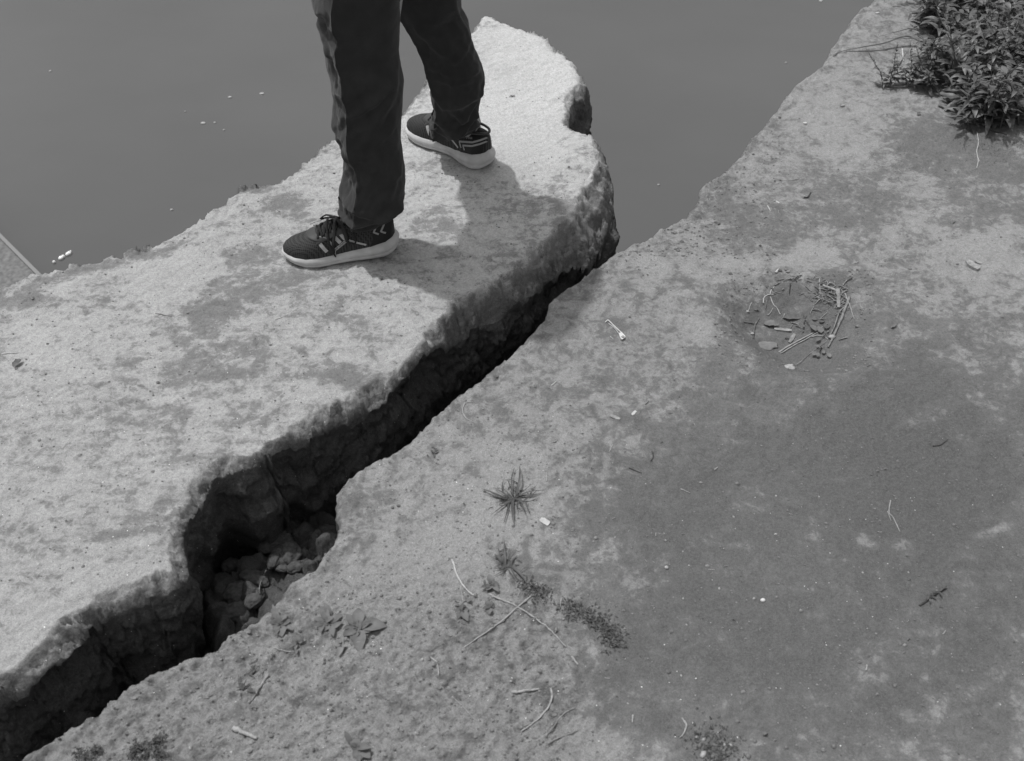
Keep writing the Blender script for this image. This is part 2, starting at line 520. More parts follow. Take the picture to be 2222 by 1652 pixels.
def slab_h(x, y, d, bev):
    zz = np.zeros_like(x)
    u, v = rel(x, y)
    h = 0.016 * fbm(x * 1.7, y * 1.7, zz + 2, 3, 21)
    h += 0.0062 * fbm(x * 9, y * 9, zz + 4, 3, 31) + 0.009 * fbm(x * 4, y * 4, zz + 6, 2, 33)
    # layered scrape direction: stretched along the slab's length
    a = math.radians(32)
    p = x * math.cos(a) + y * math.sin(a); q = -x * math.sin(a) + y * math.cos(a)
    h += 0.0042 * fbm(p * 22, q * 58, zz + 5, 5, 41, 0.66)
    h += 0.0014 * fbm(x * 120, y * 120, zz + 5, 2, 43, 0.6)
    # crisp, ragged lip, then a rough broken face sloping down
    jl = 0.30 * bev * fbm(p * 7, q * 9, zz + 8, 4, 51, 0.6) + np.where(d < 0.2, 0.010, 0) * facet(x * 22, y * 22, zz, 85) + 0.006 * fbm(x * 30, y * 30, zz + 2, 4, 58, 0.65)
    de = np.clip(bev * (1 + 0.0) - np.maximum(d + jl, 0), 0, None) * (d < bev * 1.5)
    t = np.clip(de / bev, 0, 1)
    rgh = smooth(0.0, 0.10, t)
    drop = 1.15 * de + 0.5 * de * de / bev
    st = 0.016
    jit = 0.012 * fbm(p * 14, d * 60, zz + 3, 4, 59, 0.65) + 0.010 * fbm(x * 22, y * 22, zz + 8, 4, 55, 0.65)
    q_ = (drop + jit) / st
    fr = q_ - np.floor(q_)
    ter = (np.floor(q_) + smooth(0.72, 1.0, fr)) * st - jit
    drop = drop * (1 - 0.65 * rgh) + np.maximum(ter, 0) * 0.65 * rgh
    chipn = np.abs(fbm(p * 26, q * 40, zz + 8, 4, 57, 0.68))
    near_ = rgh > 0
    fx_ = np.zeros_like(x)
    wxx = x[near_] + 0.012 * fbm(x[near_] * 20, y[near_] * 20, zz[near_], 3, 81); wyy = y[near_] + 0.012 * fbm(x[near_] * 20, y[near_] * 20, zz[near_] + 4, 3, 82)
    fx_[near_] = 0.014 * facet(wxx * 15, wyy * 15, drop[near_] * 30, 83) + 0.007 * facet(wxx * 42, wyy * 42, drop[near_] * 60, 84)
    h += rgh * (-0.002 - 0.010 * chipn + fx_ + 0.004 * fbm(x * 80, y * 80, zz + 3, 3, 53, 0.7))
    h -= 0.004 * np.exp(-np.abs(d - bev + jl) / 0.006) * smooth(0, .5, fbm(p * 9, q * 9, zz + 1, 2, 52) + .3)
    ef = smooth(0.075, 0.0, d) * (v < 700 - 0.30 * np.clip(u, -300, 1000)) * (u < 960)
    h += ef * (0.011 * fbm(p * 30, q * 52, zz + 9, 4, 71, 0.68) - 0.014 * np.abs(fbm(x * 22, y * 22, zz + 6, 3, 73, 0.6)))
    # water side edge a little higher and flaky
    h -= drop
    # hairline cracks on the left part
    return h, rgh

def slab_wall(sx, sy, dz, N, s):
    zz = np.full_like(sx, dz)
    a = min(1.0, dz / 0.05)
    bulge = 0.012 * min(dz / 0.1, 1) + 0.014 * math.sin(min(dz, 0.3) / 0.3 * math.pi) - 0.012 * max(0, dz - 0.3)
    off = bulge + a * (0.030 * fbm(sx * 5, sy * 5, zz * 4, 3, 61)
                       + 0.016 * (0.4 - 2 * np.abs(fbm(sx * 9, sy * 9, zz * 12, 5, 63, 0.62)))
                       + 0.013 * facet(sx * 8 + .3 * fbm(sx * 12, sy * 12, zz * 12, 2, 91), sy * 8, zz * 9 + .3 * fbm(sx * 12, sy * 12, zz * 12 + 4, 2, 92), 93)
                       + 0.007 * facet(sx * 26, sy * 26, zz * 30 + .3 * fbm(sx * 30, sy * 30, zz * 30, 2, 95), 94)
                       + 0.005 * fbm(sx * 50, sy * 50, zz * 55, 4, 65, 0.75))
    # blocky slumped faces
    blk = vnoise(s * 5.0 + fbm(s * 3, zz * 5, zz * 0, 2, 67), zz * 4.5, zz * 0 + 1.7, 69)
    off += a * 0.016 * blk
    far = smooth(0.15, 0.6, N[:, 1]) * (1 - smooth(0.55, 0.95, N[:, 0]))
    off = off * (1 - 0.6 * far) - far * (0.035 * a + 0.22 * dz)
    off -= (0.016 * a + 0.16 * min(dz, .5)) * smooth(0.35, 0.8, N[:, 0])
    return off, 0.0

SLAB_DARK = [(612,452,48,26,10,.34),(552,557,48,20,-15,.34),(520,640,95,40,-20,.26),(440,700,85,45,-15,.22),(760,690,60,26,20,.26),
             (460,790,150,45,-10,.24),(640,600,70,30,0,.20),(965,480,70,30,-10,.20),(1180,470,62,62,20,.18),(1120,560,60,40,10,.10),
             (320,905,150,28,-12,.20),(255,1168,90,11,-9,.34),(420,1000,90,40,-10,.16),(700,820,120,28,-12,.24),(560,900,90,30,-20,.16),
             (30,640,70,18,-10,.30),(180,585,130,12,-12,.30),(330,545,70,10,-12,.3),(560,408,50,10,0,.35),(60,655,30,12,-30,.3),
             (300,1120,150,60,0,.10),(1240,480,40,60,0,.25),(250,660,60,50,0,.08),
             (930,178,18,30,30,.4),(660,345,60,8,-42,.3)]
SLAB_PALE = [(1140,180,130,150,20,.22),(380,600,110,50,-15,.16),(660,840,60,26,-10,.22),(120,760,160,70,-20,.10),(180,1040,120,30,-10,.08),
             (1130,330,90,70,30,.14),(220,1260,120,60,-30,.12),(60,1380,100,60,-30,.12),(900,740,90,30,-25,.14)]

def slab_attr(V, wall, d, bev):
    u, v = rel(V[:, 0], V[:, 1])
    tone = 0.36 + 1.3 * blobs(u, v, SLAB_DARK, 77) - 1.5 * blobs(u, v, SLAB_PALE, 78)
    tone += 0.42 * smooth(0.05, 0.3, 1 - d / bev) * (1 - wall)
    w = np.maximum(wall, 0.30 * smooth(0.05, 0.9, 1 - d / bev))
    alb = 0.79 + 0.24 * smooth(640, 150, v) * smooth(500, 900, u) - 0.05 * smooth(700, 1200, v) + 0.24 * np.exp(-((u - 1090) / 190) ** 2 - ((v - 540) / 130) ** 2)  # last term lifts the colour where the body's shadow falls too dark
    return {"tone": tone, "alb": alb, "wall": w, "rough": 0.4 + 1.6 * smooth(0, 1, 1 - d / bev), "glint": smooth(560, 900, v)}

xs = graded(-1.78, 0.75, -4.2, 1.0, 0.0042)
ys = graded(0.75, 3.3, -0.3, 3.6, 0.0038, 0.0052)
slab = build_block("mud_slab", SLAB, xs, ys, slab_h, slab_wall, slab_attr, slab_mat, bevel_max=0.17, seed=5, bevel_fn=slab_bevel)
tag(slab, kind="structure")

# ------------------------------------------------------------------ near bank (right hand ground)
BOWL = at(1735, 695)
def ground_bevel(x, y):
    return np.full_like(x, 0.022)

def ground_h(x, y, d, bev):
    zz = np.zeros_like(x)
    u, v = rel(x, y)
    h = 0.018 * fbm(x * 1.3, y * 1.3, zz + 12, 3, 121)
    h += 0.004 * fbm(x * 8, y * 8, zz + 14, 3, 131)
    smoothz = 1 - smooth(1180, 1330, u + 0.25 * (v - 1200)) * smooth(980, 1150, v)
    coarse = smooth(1180, 1340, v) * (1 - smooth(1150, 1360, u - 0.25 * (v - 1400)))
    a = math.radians(30)
    p = x * math.cos(a) + y * math.sin(a); q = -x * math.sin(a) + y * math.cos(a)
    fl = fbm(p * 30, q * 55, zz + 5, 4, 141, 0.62)
    h += (0.0014 + 0.0022 * smoothz) * fl
    h += coarse * (0.0075 * fbm(p * 48, q * 85, zz + 3, 4, 151, 0.66) - 0.009 * np.abs(fbm(p * 70, q * 90, zz + 3, 2, 155, 0.6)))
    h += (0.0005 + 0.0005 * smoothz) * fbm(x * 130, y * 130, zz + 5, 2, 143, 0.6)
    # hollow holding leaf litter
    bx = (x - BOWL[0]) / 0.185; by = (y - BOWL[1]) / 0.165
    wob = 0.16 * fbm(x * 7, y * 7, zz + 1, 3, 161)
    r = np.sqrt(bx * bx + by * by) + wob
    h -= 0.060 * (1 - smooth(0.30, 1.08, r))
    h += 0.005 * np.exp(-((r - 1.15) / 0.16) ** 2)
    t = np.clip(1 - d / bev, 0, 1)
    h -= bev * 0.7 * (1 - np.sqrt(np.clip(1 - t * t, 0, 1)))
    rg = smooth(0, 0.6, np.clip(1 - d / 0.06, 0, 1))
    h += rg * (0.013 * fbm(x * 40, y * 40, zz + 3, 4, 153, 0.7) - 0.012 * np.abs(fbm(x * 25, y * 25, zz + 6, 3, 157, 0.6)))
    # curved ridge in the lower middle
    cu = 1210 + (v - 1290) * 0.62
    ridge = np.exp(-((u - cu) / 26) ** 2) * smooth(1240, 1300, v) * (1 - smooth(1500, 1600, v))
    h += 0.006 * ridge
    # foot-worn groove at the bottom right
    gr = np.exp(-((v - (1652 - (u - 1430) * 0.62)) / 7) ** 2) * smooth(1430, 1460, u) * (1 - smooth(1600, 1700, u))
    h -= 0.003 * gr
    return h, rg

def ground_wall(sx, sy, dz, N, s):
    zz = np.full_like(sx, dz)
    a = min(1.0, dz / 0.05)
    off = a * (0.02 * fbm(sx * 5, sy * 5, zz * 5, 3, 161) + 0.012 * fbm(sx * 16, sy * 16, zz * 22, 4, 163)) - 0.06 * dz
    return off, 0.0

G_DARK = [(1800,1250,560,440,10,.30),(2000,900,330,220,10,.22),(1740,690,165,120,0,.30),(1450,1050,200,120,-30,.12),  # the blob over the litter hollow also paints its shading
          (1650,480,110,70,20,.22),(1860,450,90,90,40,.20),(2080,320,160,50,10,.30),
          (1420,1560,120,150,0,.10),(1560,1500,250,200,0,.10),(760,1110,60,60,0,.12),(1320,850,130,50,-30,.12),(2100,1250,200,300,0,.08),
          (1480,600,60,40,0,.10),(560,1350,90,40,0,.10),(350,1500,120,40,-30,.10),(2150,420,110,70,0,.14)]
G_PALE = [(1410,580,42,22,20,.34),(1500,590,30,18,30,.30),(1700,560,190,50,-10,.14),(1300,900,180,50,-38,.12),(1050,1100,160,110,-40,.16),
          (880,1300,170,90,-30,.14),(2130,560,110,60,10,.16),(1800,230,120,90,40,.12),(1560,690,110,60,-20,.10),(1880,1180,26,14,20,.35),
          (1950,1190,30,24,0,.22),(2010,900,60,24,-30,.24),(2150,830,70,50,0,.12),(2060,1330,60,60,0,.12),(1950,1430,110,60,-20,.14),
          (640,1600,160,50,0,.10),(1250,1640,150,60,0,.12),(2180,1130,60,40,0,.16),(2140,1160,30,12,0,.25),(1190,1190,40,60,0,.14),
          (1640,1080,60,40,0,.10),(1330,1180,40,30,0,.08),(1880,780,140,40,-40,.14)]

def ground_attr(V, wall, d, bev):
    u, v = rel(V[:, 0], V[:, 1])
    tone = 0.44 + 1.5 * blobs(u, v, G_DARK, 87) - 1.7 * blobs(u, v, G_PALE, 88)
    dark_zone = blobs(u, v, [(1800,1270,590,420,8,1.0),(2030,930,300,230,15,.7)], 90, 0.72, 1.15)
    alb = 1.0 - 0.20 * np.clip(dark_zone, 0, 1)
    rgh = 0.4 + 0.9 * smooth(1180, 1340, v) * (1 - smooth(1150, 1360, u - 0.25 * (v - 1400))) - 0.3 * np.clip(dark_zone, 0, 1)
    return {"tone": tone, "alb": alb, "wall": wall, "rough": rgh, "glint": smooth(760, 1100, v) * (1 - 0.5 * np.clip(dark_zone, 0, 1))}

xs = graded(-0.86, 1.78, -3.0, 7.0, 0.0042)
ys = graded(0.62, 3.32, -2.6, 6.0, 0.0034, 0.0054)
bank = build_block("ground", GROUND, xs, ys, ground_h, ground_wall, ground_attr, ground_mat, bevel_max=0.07, seed=9, bevel_fn=ground_bevel)
tag(bank, kind="structure")

# ------------------------------------------------------------------ water
def water_mat():
    m, nt, b = new_mat("murky_water")
    b.inputs['Base Color'].default_value = g(0.105)
    b.inputs['Roughness'].default_value = 0.12
    b.inputs['IOR'].default_value = 1.33
    tc = nt.nodes.new("ShaderNodeTexCoord")
    mp = nt.nodes.new("ShaderNodeMapping"); mp.inputs['Rotation'].default_value = (0, 0, 0.4); mp.inputs['Scale'].default_value = (1, 1.4, 1)
    n = nt.nodes.new("ShaderNodeTexNoise"); n.inputs['Scale'].default_value = 2.2; n.inputs['Detail'].default_value = 4
    nt.links.new(tc.outputs['Object'], mp.inputs[0]); nt.links.new(mp.outputs[0], n.inputs['Vector'])
    bp = nt.nodes.new("ShaderNodeBump"); bp.inputs['Strength'].default_value = 0.12; bp.inputs['Distance'].default_value = 0.02
    nt.links.new(n.outputs[0], bp.inputs['Height']); nt.links.new(bp.outputs[0], b.inputs['Normal'])
    n2 = nt.nodes.new("ShaderNodeTexNoise"); n2.inputs['Scale'].default_value = 0.45; n2.inputs['Detail'].default_value = 5
    nt.links.new(mp.outputs[0], n2.inputs['Vector'])
    mr = nt.nodes.new("ShaderNodeMapRange"); mr.inputs[1].default_value = .3; mr.inputs[2].default_value = .7
    mr.inputs[3].default_value = 0.092; mr.inputs[4].default_value = 0.112
    nt.links.new(n2.outputs[0], mr.inputs[0]); nt.links.new(mr.outputs[0], b.inputs['Base Color'])
    return m
WZ = -1.7
wm = water_mat()
w = mesh_obj("water", [(-400, -200, WZ), (400, -200, WZ), (400, 800, WZ), (-400, 800, WZ)], [(0, 1, 2, 3)], wm, smooth_sh=False)
tag(w, kind="structure")

# ------------------------------------------------------------------ soil floor inside the crack
def crack_floor():
    xs = np.arange(-2.3, 0.9, 0.005); ys = np.arange(0.3, 2.8, 0.005)
    Xg, Yg = np.meshgrid(xs, ys)
    x = Xg.ravel(); y = Yg.ravel(); zz = x * 0
    c = at(610, 1225, -0.2)
    e = at(570, 1340, -0.2)
    a = math.radians(40)
    p = (x - c[0]) * math.cos(a) + (y - c[1]) * math.sin(a)
    q = -(x - c[0]) * math.sin(a) + (y - c[1]) * math.cos(a)     # towards the slab
    mound = np.exp(-(np.abs(p + 0.01) / 0.27) ** 6)
    h = -0.85 + mound * (0.625 - 0.24 * (q + 0.03))
    h = np.minimum(h, -0.185)
    h = np.maximum(h, -0.95)
    h += 0.02 * fbm(x * 6, y * 6, zz, 3, 201)
    # cracked clods: cellular pattern
    rng = np.random.default_rng(4)
    pts = np.stack([rng.uniform(-1.0, -0.10, 300), rng.uniform(0.6, 1.5, 300)], 1)
    near = mound > 0.05
    xi = np.nonzero(near.ravel())[0]
    F1 = np.full(len(xi), 9.0); F2 = np.full(len(xi), 9.0); lift = np.zeros(len(xi))
    wx = x[xi] + 0.012 * fbm(x[xi] * 25, y[xi] * 25, zz[xi], 3, 203); wy = y[xi] + 0.012 * fbm(x[xi] * 25, y[xi] * 25, zz[xi] + 5, 3, 204)
    ph = rng.uniform(-1, 1, len(pts))
    for k, (a0, b0) in enumerate(pts):
        d = np.hypot(wx - a0, wy - b0)
        cl = d < F1
        F2 = np.where(cl, F1, np.minimum(F2, d)); lift = np.where(cl, ph[k], lift); F1 = np.where(cl, d, F1)
    gap = F2 - F1
    h[xi] += mound[xi] * (0.022 * lift + 0.030 * smooth(0, 0.022, gap) - 0.03)
    h += 0.007 * fbm(x * 45, y * 45, zz, 4, 205, 0.65)
    h += 0.012 * mound * facet(x * 34, y * 34, zz, 207)
    V = np.stack([x, y, h], 1)
    ny, nx = Xg.shape
    id_ = np.arange(ny * nx).reshape(ny, nx)
    F = np.stack([id_[:-1, :-1].ravel(), id_[:-1, 1:].ravel(), id_[1:, 1:].ravel(), id_[1:, :-1].ravel()], 1)
    fu, fv = topx(x, y)
    cl = np.interp(fu, [-900, -400, 0, 240, 420, 600, 800, 1000, 1200, 1320], [2050, 1750, 1570, 1400, 1290, 1150, 930, 780, 620, 560])
    ok = (fv > cl - 210) & (fv < cl + 420) & (fu < 1330)
    F = F[ok[F].all(1)]
    n = len(V)
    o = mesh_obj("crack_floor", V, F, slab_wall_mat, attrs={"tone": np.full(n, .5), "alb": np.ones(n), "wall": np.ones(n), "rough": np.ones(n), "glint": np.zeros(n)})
    tag(o, kind="structure")
    return V, (ny, nx), xs, ys
slab_wall_mat = earth_mat("shade_dark_soil", 0.11, 0.08, 0.095)  # floor colour darkened to carry the shade inside the crack
FLV, FLS, FLX, FLY = crack_floor()

# ------------------------------------------------------------------ surface lookup
from mathutils.bvhtree import BVHTree
def bvh_of(o):
    me = o.data
    n = len(me.vertices); co = np.empty(n * 3, dtype=np.float32); me.vertices.foreach_get("co", co)
    co = co.reshape(-1, 3)
    return co
def make_lookup(o):
    co = bvh_of(o).astype(np.float64)
    me = o.data
    fl = np.empty(len(me.loops), dtype=np.int32); me.loops.foreach_get("vertex_index", fl)
    fl = fl.reshape(-1, 4)
    up = co[fl[:, 0], 2] > -0.12
    fl = fl[up]
    return BVHTree.FromPolygons([tuple(c) for c in co], fl.tolist(), all_triangles=False)
# NOTE: a trimmed tree is enough for placing small things
TREE_S = make_lookup(slab)
TREE_G = make_lookup(bank)
def ground_z(x, y):
    for t in (TREE_S, TREE_G):
        hit = t.ray_cast(Vector((x, y, 0.5)), Vector((0, 0, -1)))
        if hit[0] is not None and hit[0].z > -0.12:
            return hit[0].z
    return 0.0
def gp(u, v, lift=0.0):
    """point on the real surface seen at picture position u, v"""
    p = at(u, v)
    for _ in range(3):
        z = ground_z(p[0], p[1])
        p = at(u, v, z)
    return Vector((p[0], p[1], z + lift))

# ------------------------------------------------------------------ sneakers
sole_m = simple_mat("white_foam", 0.50, 0.6, 45, 0.14, 0.4)
def mesh_fabric():
    m, nt, b = new_mat("black_knit")
    tc = nt.nodes.new("ShaderNodeTexCoord")
    mp = nt.nodes.new("ShaderNodeMapping"); mp.inputs['Scale'].default_value = (190, 240, 240); mp.inputs['Rotation'].default_value = (0, 0, 0.5)
    v = nt.nodes.new("ShaderNodeTexVoronoi"); v.inputs['Scale'].default_value = 1.0; v.inputs['Randomness'].default_value = 0.05
    nt.links.new(tc.outputs['Object'], mp.inputs[0]); nt.links.new(mp.outputs[0], v.inputs['Vector'])
    mr = nt.nodes.new("ShaderNodeMapRange")
    mr.inputs[1].default_value = 0.25; mr.inputs[2].default_value = 0.55; mr.inputs[3].default_value = 0.008; mr.inputs[4].default_value = 0.048
    nt.links.new(v.outputs['Distance'], mr.inputs[0]); nt.links.new(mr.outputs[0], b.inputs['Base Color'])
    bp = nt.nodes.new("ShaderNodeBump"); bp.inputs['Strength'].default_value = 0.6; bp.inputs['Distance'].default_value = 0.001
    nt.links.new(v.outputs['Distance'], bp.inputs['Height']); nt.links.new(bp.outputs[0], b.inputs['Normal'])
    b.inputs['Roughness'].default_value = 0.75; b.inputs['Specular IOR Level'].default_value = 0.25
    return m
knit_m = mesh_fabric()
leather_m = simple_mat("black_synthetic", 0.035, 0.42, 60, 0.1, 0.1, spec=0.5)
black_m = simple_mat("black_panel", 0.012, 0.55, 60, 0.1)
lace_m = simple_mat("black_lace", 0.02, 0.85, 400, 0.4, 0.5)
stripe_m = simple_mat("light_grey_print", 0.42, 0.5, 200, 0.1)
silver_m = simple_mat("grey_reflective_print", 0.30, 0.35, 200, 0.1)

SX = np.array([0, .004, .012, .030, .070, .115, .160, .200, .232, .258, .275, .283, .286])
SW = np.array([0, .016, .027, .0365, .0385, .0360, .0410, .0475, .0470, .0390, .0260, .0140, 0])
SCY = np.array([0, 0, 0, .0, .001, .003, .003, .0, -.003, -.007, -.010, -.011, -.011])
ST = np.array([.066, .062, .058, .052, .042, .034, .031, .029, .028, .028, .029, .030, .030])
ST = ST * np.array([.88, .88, .9, .92, .95, 1, 1, 1, 1, 1, 1, 1, 1])
SB = np.array([.012, .009, .005, .001, 0, .001, .002, 0, .001, .006, .011, .014, .016])
UH = np.array([.105, .107, .108, .106, .104, .108, .098, .078, .066, .057, .047, .038, .031])
def fit(a, x): return np.interp(x, SX, a)

def tube(path, rad, n=6, flat=1.0):
    """tube mesh along a list of points; returns verts, faces"""
    P = [Vector(p) for p in path]
    V = []; F = []
    up = Vector((0, 0, 1))
    for i, p in enumerate(P):
        t = (P[min(i + 1, len(P) - 1)] - P[max(i - 1, 0)])
        if t.length < 1e-9: t = Vector((1, 0, 0))
        t.normalize()
        a = t.cross(up)
        if a.length < 0.05: a = t.cross(Vector((1, 0, 0)))
        a.normalize(); b = a.cross(t)
        r = rad[i] if hasattr(rad, '__len__') else rad
        for k in range(n):
            an = 2 * math.pi * k / n
            V.append(p + a * (math.cos(an) * r) + b * (math.sin(an) * r * flat))
    for i in range(len(P) - 1):
        for k in range(n):
            k2 = (k + 1) % n
            F.append((i * n + k, i * n + k2, (i + 1) * n + k2, (i + 1) * n + k))
    F.append(tuple(range(n))[::-1]); m = (len(P) - 1) * n
    F.append(tuple(m + k for k in range(n)))
    return [tuple(v) for v in V], F

def join(parts):
    V = []; F = []
    for v, f in parts:
        o = len(V); V += list(v); F += [tuple(i + o for i in q) for q in f]
    return V, F

def bez(pts, n=12):
    """Catmull-Rom through points"""
    P = [Vector(p) for p in pts]
    if len(P) < 3:
        return [P[0].lerp(P[-1], i / n) for i in range(n + 1)]
    P = [P[0] * 2 - P[1]] + P + [P[-1] * 2 - P[-2]]
    out = []
    for i in range(1, len(P) - 2):
        for k in range(n):
            t = k / n
            a, b, c, d = P[i - 1], P[i], P[i + 1], P[i + 2]
            out.append(0.5 * ((2 * b) + (c - a) * t + (2 * a - 5 * b + 4 * c - d) * t * t + (3 * b - a - 3 * c + d) * t ** 3))
    out.append(P[-2])
    return out

def sneaker(heel, toe, lateral, look, label):
    """heel and toe: ground points; lateral: +1 if the lateral side is local +Y; look: near side decoration"""
    d = (toe - heel); d.z = 0
    ang = math.atan2(d.y, d.x)
    # rest on the highest ground under the sole
    zs = []
    for f in (0.05, 0.2, 0.4, 0.6, 0.8, 0.95):
        p = heel.lerp(toe, f)
        n_ = Vector((-d.y, d.x, 0)).normalized()
        for s_ in (-0.035, 0, 0.035):
            q = p + n_ * s_
            zs.append(ground_z(q.x, q.y))
    root_z = sorted(zs)[int(len(zs) * 0.8)] - 0.001
    L = lateral
    M = Matrix.Translation((heel.x, heel.y, root_z)) @ Matrix.Rotation(ang, 4, 'Z') @ Matrix.Scale(d.length / 0.286, 4)
    def P(v): return M @ Vector((v[0], v[1] * L, v[2]))
    def put(name, V, F, mat, parent, sm=True, local_tex=False):
        if L < 0: F = [tuple(reversed(f)) for f in F]
        o = mesh_obj(name, [(v[0], v[1] * L, v[2]) for v in V], F, mat, smooth_sh=sm)
        o.matrix_world = M
        return o
    # outline loop
    n = 60
    th = np.linspace(0, math.pi, n)
    xx = 0.143 - 0.143 * np.cos(th)
    hw = fit(SW, xx) ; hw[0] = hw[-1] = 0
    lat = [(x, fit(SCY, x) + w_) for x, w_ in zip(xx, hw)]
    med = [(x, fit(SCY, x) - w_ * (1 - 0.12 * math.exp(-((x - .115) / .035) ** 2))) for x, w_ in zip(xx, hw)]
    loop = np.array(lat + med[-2:0:-1])
    for _ in range(3):
        loop = (np.roll(loop, 1, 0) + 2 * loop + np.roll(loop, -1, 0)) / 4
    T = np.roll(loop, -1, 0) - np.roll(loop, 1, 0)
    T /= np.linalg.norm(T, axis=1)[:, None] + 1e-9
    # outline runs heel->toe on +y, so outward is the left normal
    NN = np.stack([-T[:, 1], T[:, 0]], 1)
    nl = len(loop)
    V = []; F = []
    heelf = np.clip(1 - loop[:, 0] / 0.10, 0, 1)
    levels = [(0.0, -.006, 0), (0.04, -.002, 0), (0.16, .0005, 0), (0.30, .0010, 0), (0.36, -.0008, 0), (0.42, .0016, 1), (0.6, .0030, 1), (0.75, .0020, 1), (0.9, -.001, 1), (0.97, -.0025, 1), (1.0, -.006, 0)]
    for t, off, hf in levels:
        zt = fit(ST, loop[:, 0]); zb = fit(SB, loop[:, 0])
        of = off + heelf * (0.006 * math.sin(t * math.pi * 0.9))
        for i in range(nl):
            V.append((loop[i, 0] + NN[i, 0] * of[i], loop[i, 1] + NN[i, 1] * of[i], zb[i] + (zt[i] - zb[i]) * t))
    K = len(levels)
    for k in range(K - 1):
        for i in range(nl):
            j = (i + 1) % nl
            F.append((k * nl + j, k * nl + i, (k + 1) * nl + i, (k + 1) * nl + j))
    c0 = len(V); V.append((0.14, 0, 0.003)); c1 = len(V); V.append((0.14, 0, 0.031))
    for i in range(nl):
        j = (i + 1) % nl
        F.append((c0, i, j)); F.append((c1, (K - 1) * nl + j, (K - 1) * nl + i))
    # upper: arches from one side of the sole to the other
    def arch(x, th_, lift=0.0):
        w_ = max(fit(SW, x) - 0.0035, 0.0); cy = fit(SCY, x); zt = fit(ST, x) - 0.004; H_ = fit(UH, x)
        e = 0.80 + 0.35 * smooth(0.17, 0.08, x)
        c = math.cos(th_); s_ = math.sin(th_)
        y = cy + (1 if c > 0 else -1) * abs(c) ** e * (w_ + lift)
        z = zt + (H_ - zt + lift) * abs(s_) ** 0.85
        return (x, y, z)
    VU = []; FU = []
    xs_ = np.concatenate([[0.0025], np.linspace(0.006, 0.278, 62), [0.281, 0.2835]])
    m_ = 37
    for x in xs_:
        for k in range(m_):
            VU.append(arch(x, math.pi * k / (m_ - 1)))
    for i in range(len(xs_) - 1):
        for k in range(m_ - 1):
            FU.append((i * m_ + k, (i + 1) * m_ + k, (i + 1) * m_ + k + 1, i * m_ + k + 1))
    FU.append(tuple(range(m_))); FU.append(tuple((len(xs_) - 1) * m_ + k for k in range(m_))[::-1])
    shoe = put("sneaker", VU, FU, knit_m, None)
    shoe["label"] = label
    kids = []
    kids.append(put("sole", V, F, sole_m, shoe))
    # side surface: point at length x, height z on side sd
    def side(x, z, sd=1, lift=0.0012):
        zt = fit(ST, x) - 0.004; H_ = fit(UH, x)
        r = min(max((z - zt) / max(H_ - zt, 1e-4), 0), 1)
        s_ = r ** (1 / 0.85)
        th_ = math.asin(min(s_, 1))
        p = arch(x, th_ if sd > 0 else math.pi - th_, lift)
        return p
    def ribbon(name, pts, width, mat, sd=1, lift=0.0014, n=14, taper=None):
        V = []; F = []
        Q = []
        for a, b in zip(pts[:-1], pts[1:]):
            for k in range(n):
                t = k / n; Q.append((a[0] + (b[0] - a[0]) * t, a[1] + (b[1] - a[1]) * t))
        Q.append(pts[-1])
        for i, q in enumerate(Q):
            a = Q[max(i - 1, 0)]; b = Q[min(i + 1, len(Q) - 1)]
            tx, tz = b[0] - a[0], b[1] - a[1]; l = math.hypot(tx, tz) + 1e-9
            nx_, nz = -tz / l, tx / l
            w_ = width / 2
            V.append(side(q[0] + nx_ * w_, q[1] + nz * w_, sd, lift)); V.append(side(q[0] - nx_ * w_, q[1] - nz * w_, sd, lift))
        for i in range(len(Q) - 1):
            F.append((2 * i, 2 * i + 1, 2 * i + 3, 2 * i + 2))
        return V, F
    def text_on(word, x0, z0, x1, z1, size, sd, mat):
        cu = bpy.data.curves.new("lettering", 'FONT'); cu.body = word; cu.size = size
        tmp = bpy.data.objects.new("tmp", cu); COL.objects.link(tmp)
        dg = bpy.context.evaluated_depsgraph_get()
        me = bpy.data.meshes.new_from_object(tmp.evaluated_get(dg))
        co = [v.co.copy() for v in me.vertices]; fs = [tuple(p.vertices) for p in me.polygons]
        bpy.data.objects.remove(tmp)
        wmax = max(c.x for c in co)
        ln = math.hypot(x1 - x0, z1 - z0); ux, uz = (x1 - x0) / ln, (z1 - z0) / ln
        V = []
        for c in co:
            a = c.x / wmax * ln; b = c.y
            V.append(side(x0 + ux * a + abs(uz) * 0 - 0 * b, z0 + uz * a + b, sd, 0.0026))
        return V, fs
    leath = []
    # lace stay: smooth band around the throat
    def arch_patch(x0f, x1f, t0, t1, lift, nx_=10, nt_=24):
        V = []; F = []
        for i in range(nx_ + 1):
            for k in range(nt_ + 1):
                tt = t0 + (t1 - t0) * k / nt_
                a, b = x0f(tt), x1f(tt)
                x = a + (b - a) * i / nx_
                e = min(i, nx_ - i) / 1.5
                V.append(arch(x, tt, lift * min(1, 0.3 + e)))
        for i in range(nx_):
            for k in range(nt_):
                F.append((i * (nt_ + 1) + k, (i + 1) * (nt_ + 1) + k, (i + 1) * (nt_ + 1) + k + 1, i * (nt_ + 1) + k + 1))
        return V, F
    mid = math.pi / 2
    leath.append(arch_patch(lambda t: 0.196 - 0.028 * ((t - mid) / 0.75) ** 2, lambda t: 0.222 - 0.030 * ((t - mid) / 0.75) ** 2, mid - 0.75, mid + 0.75, 0.0035))
    leath.append(arch_patch(lambda t: 0.125, lambda t: 0.200, mid - 0.82, mid - 0.46, 0.003))
    leath.append(arch_patch(lambda t: 0.125, lambda t: 0.200, mid + 0.46, mid + 0.82, 0.003))
    kids.append(put("lace_stay", *join(leath), leather_m, shoe))
    # heel counter panel
    hp = []
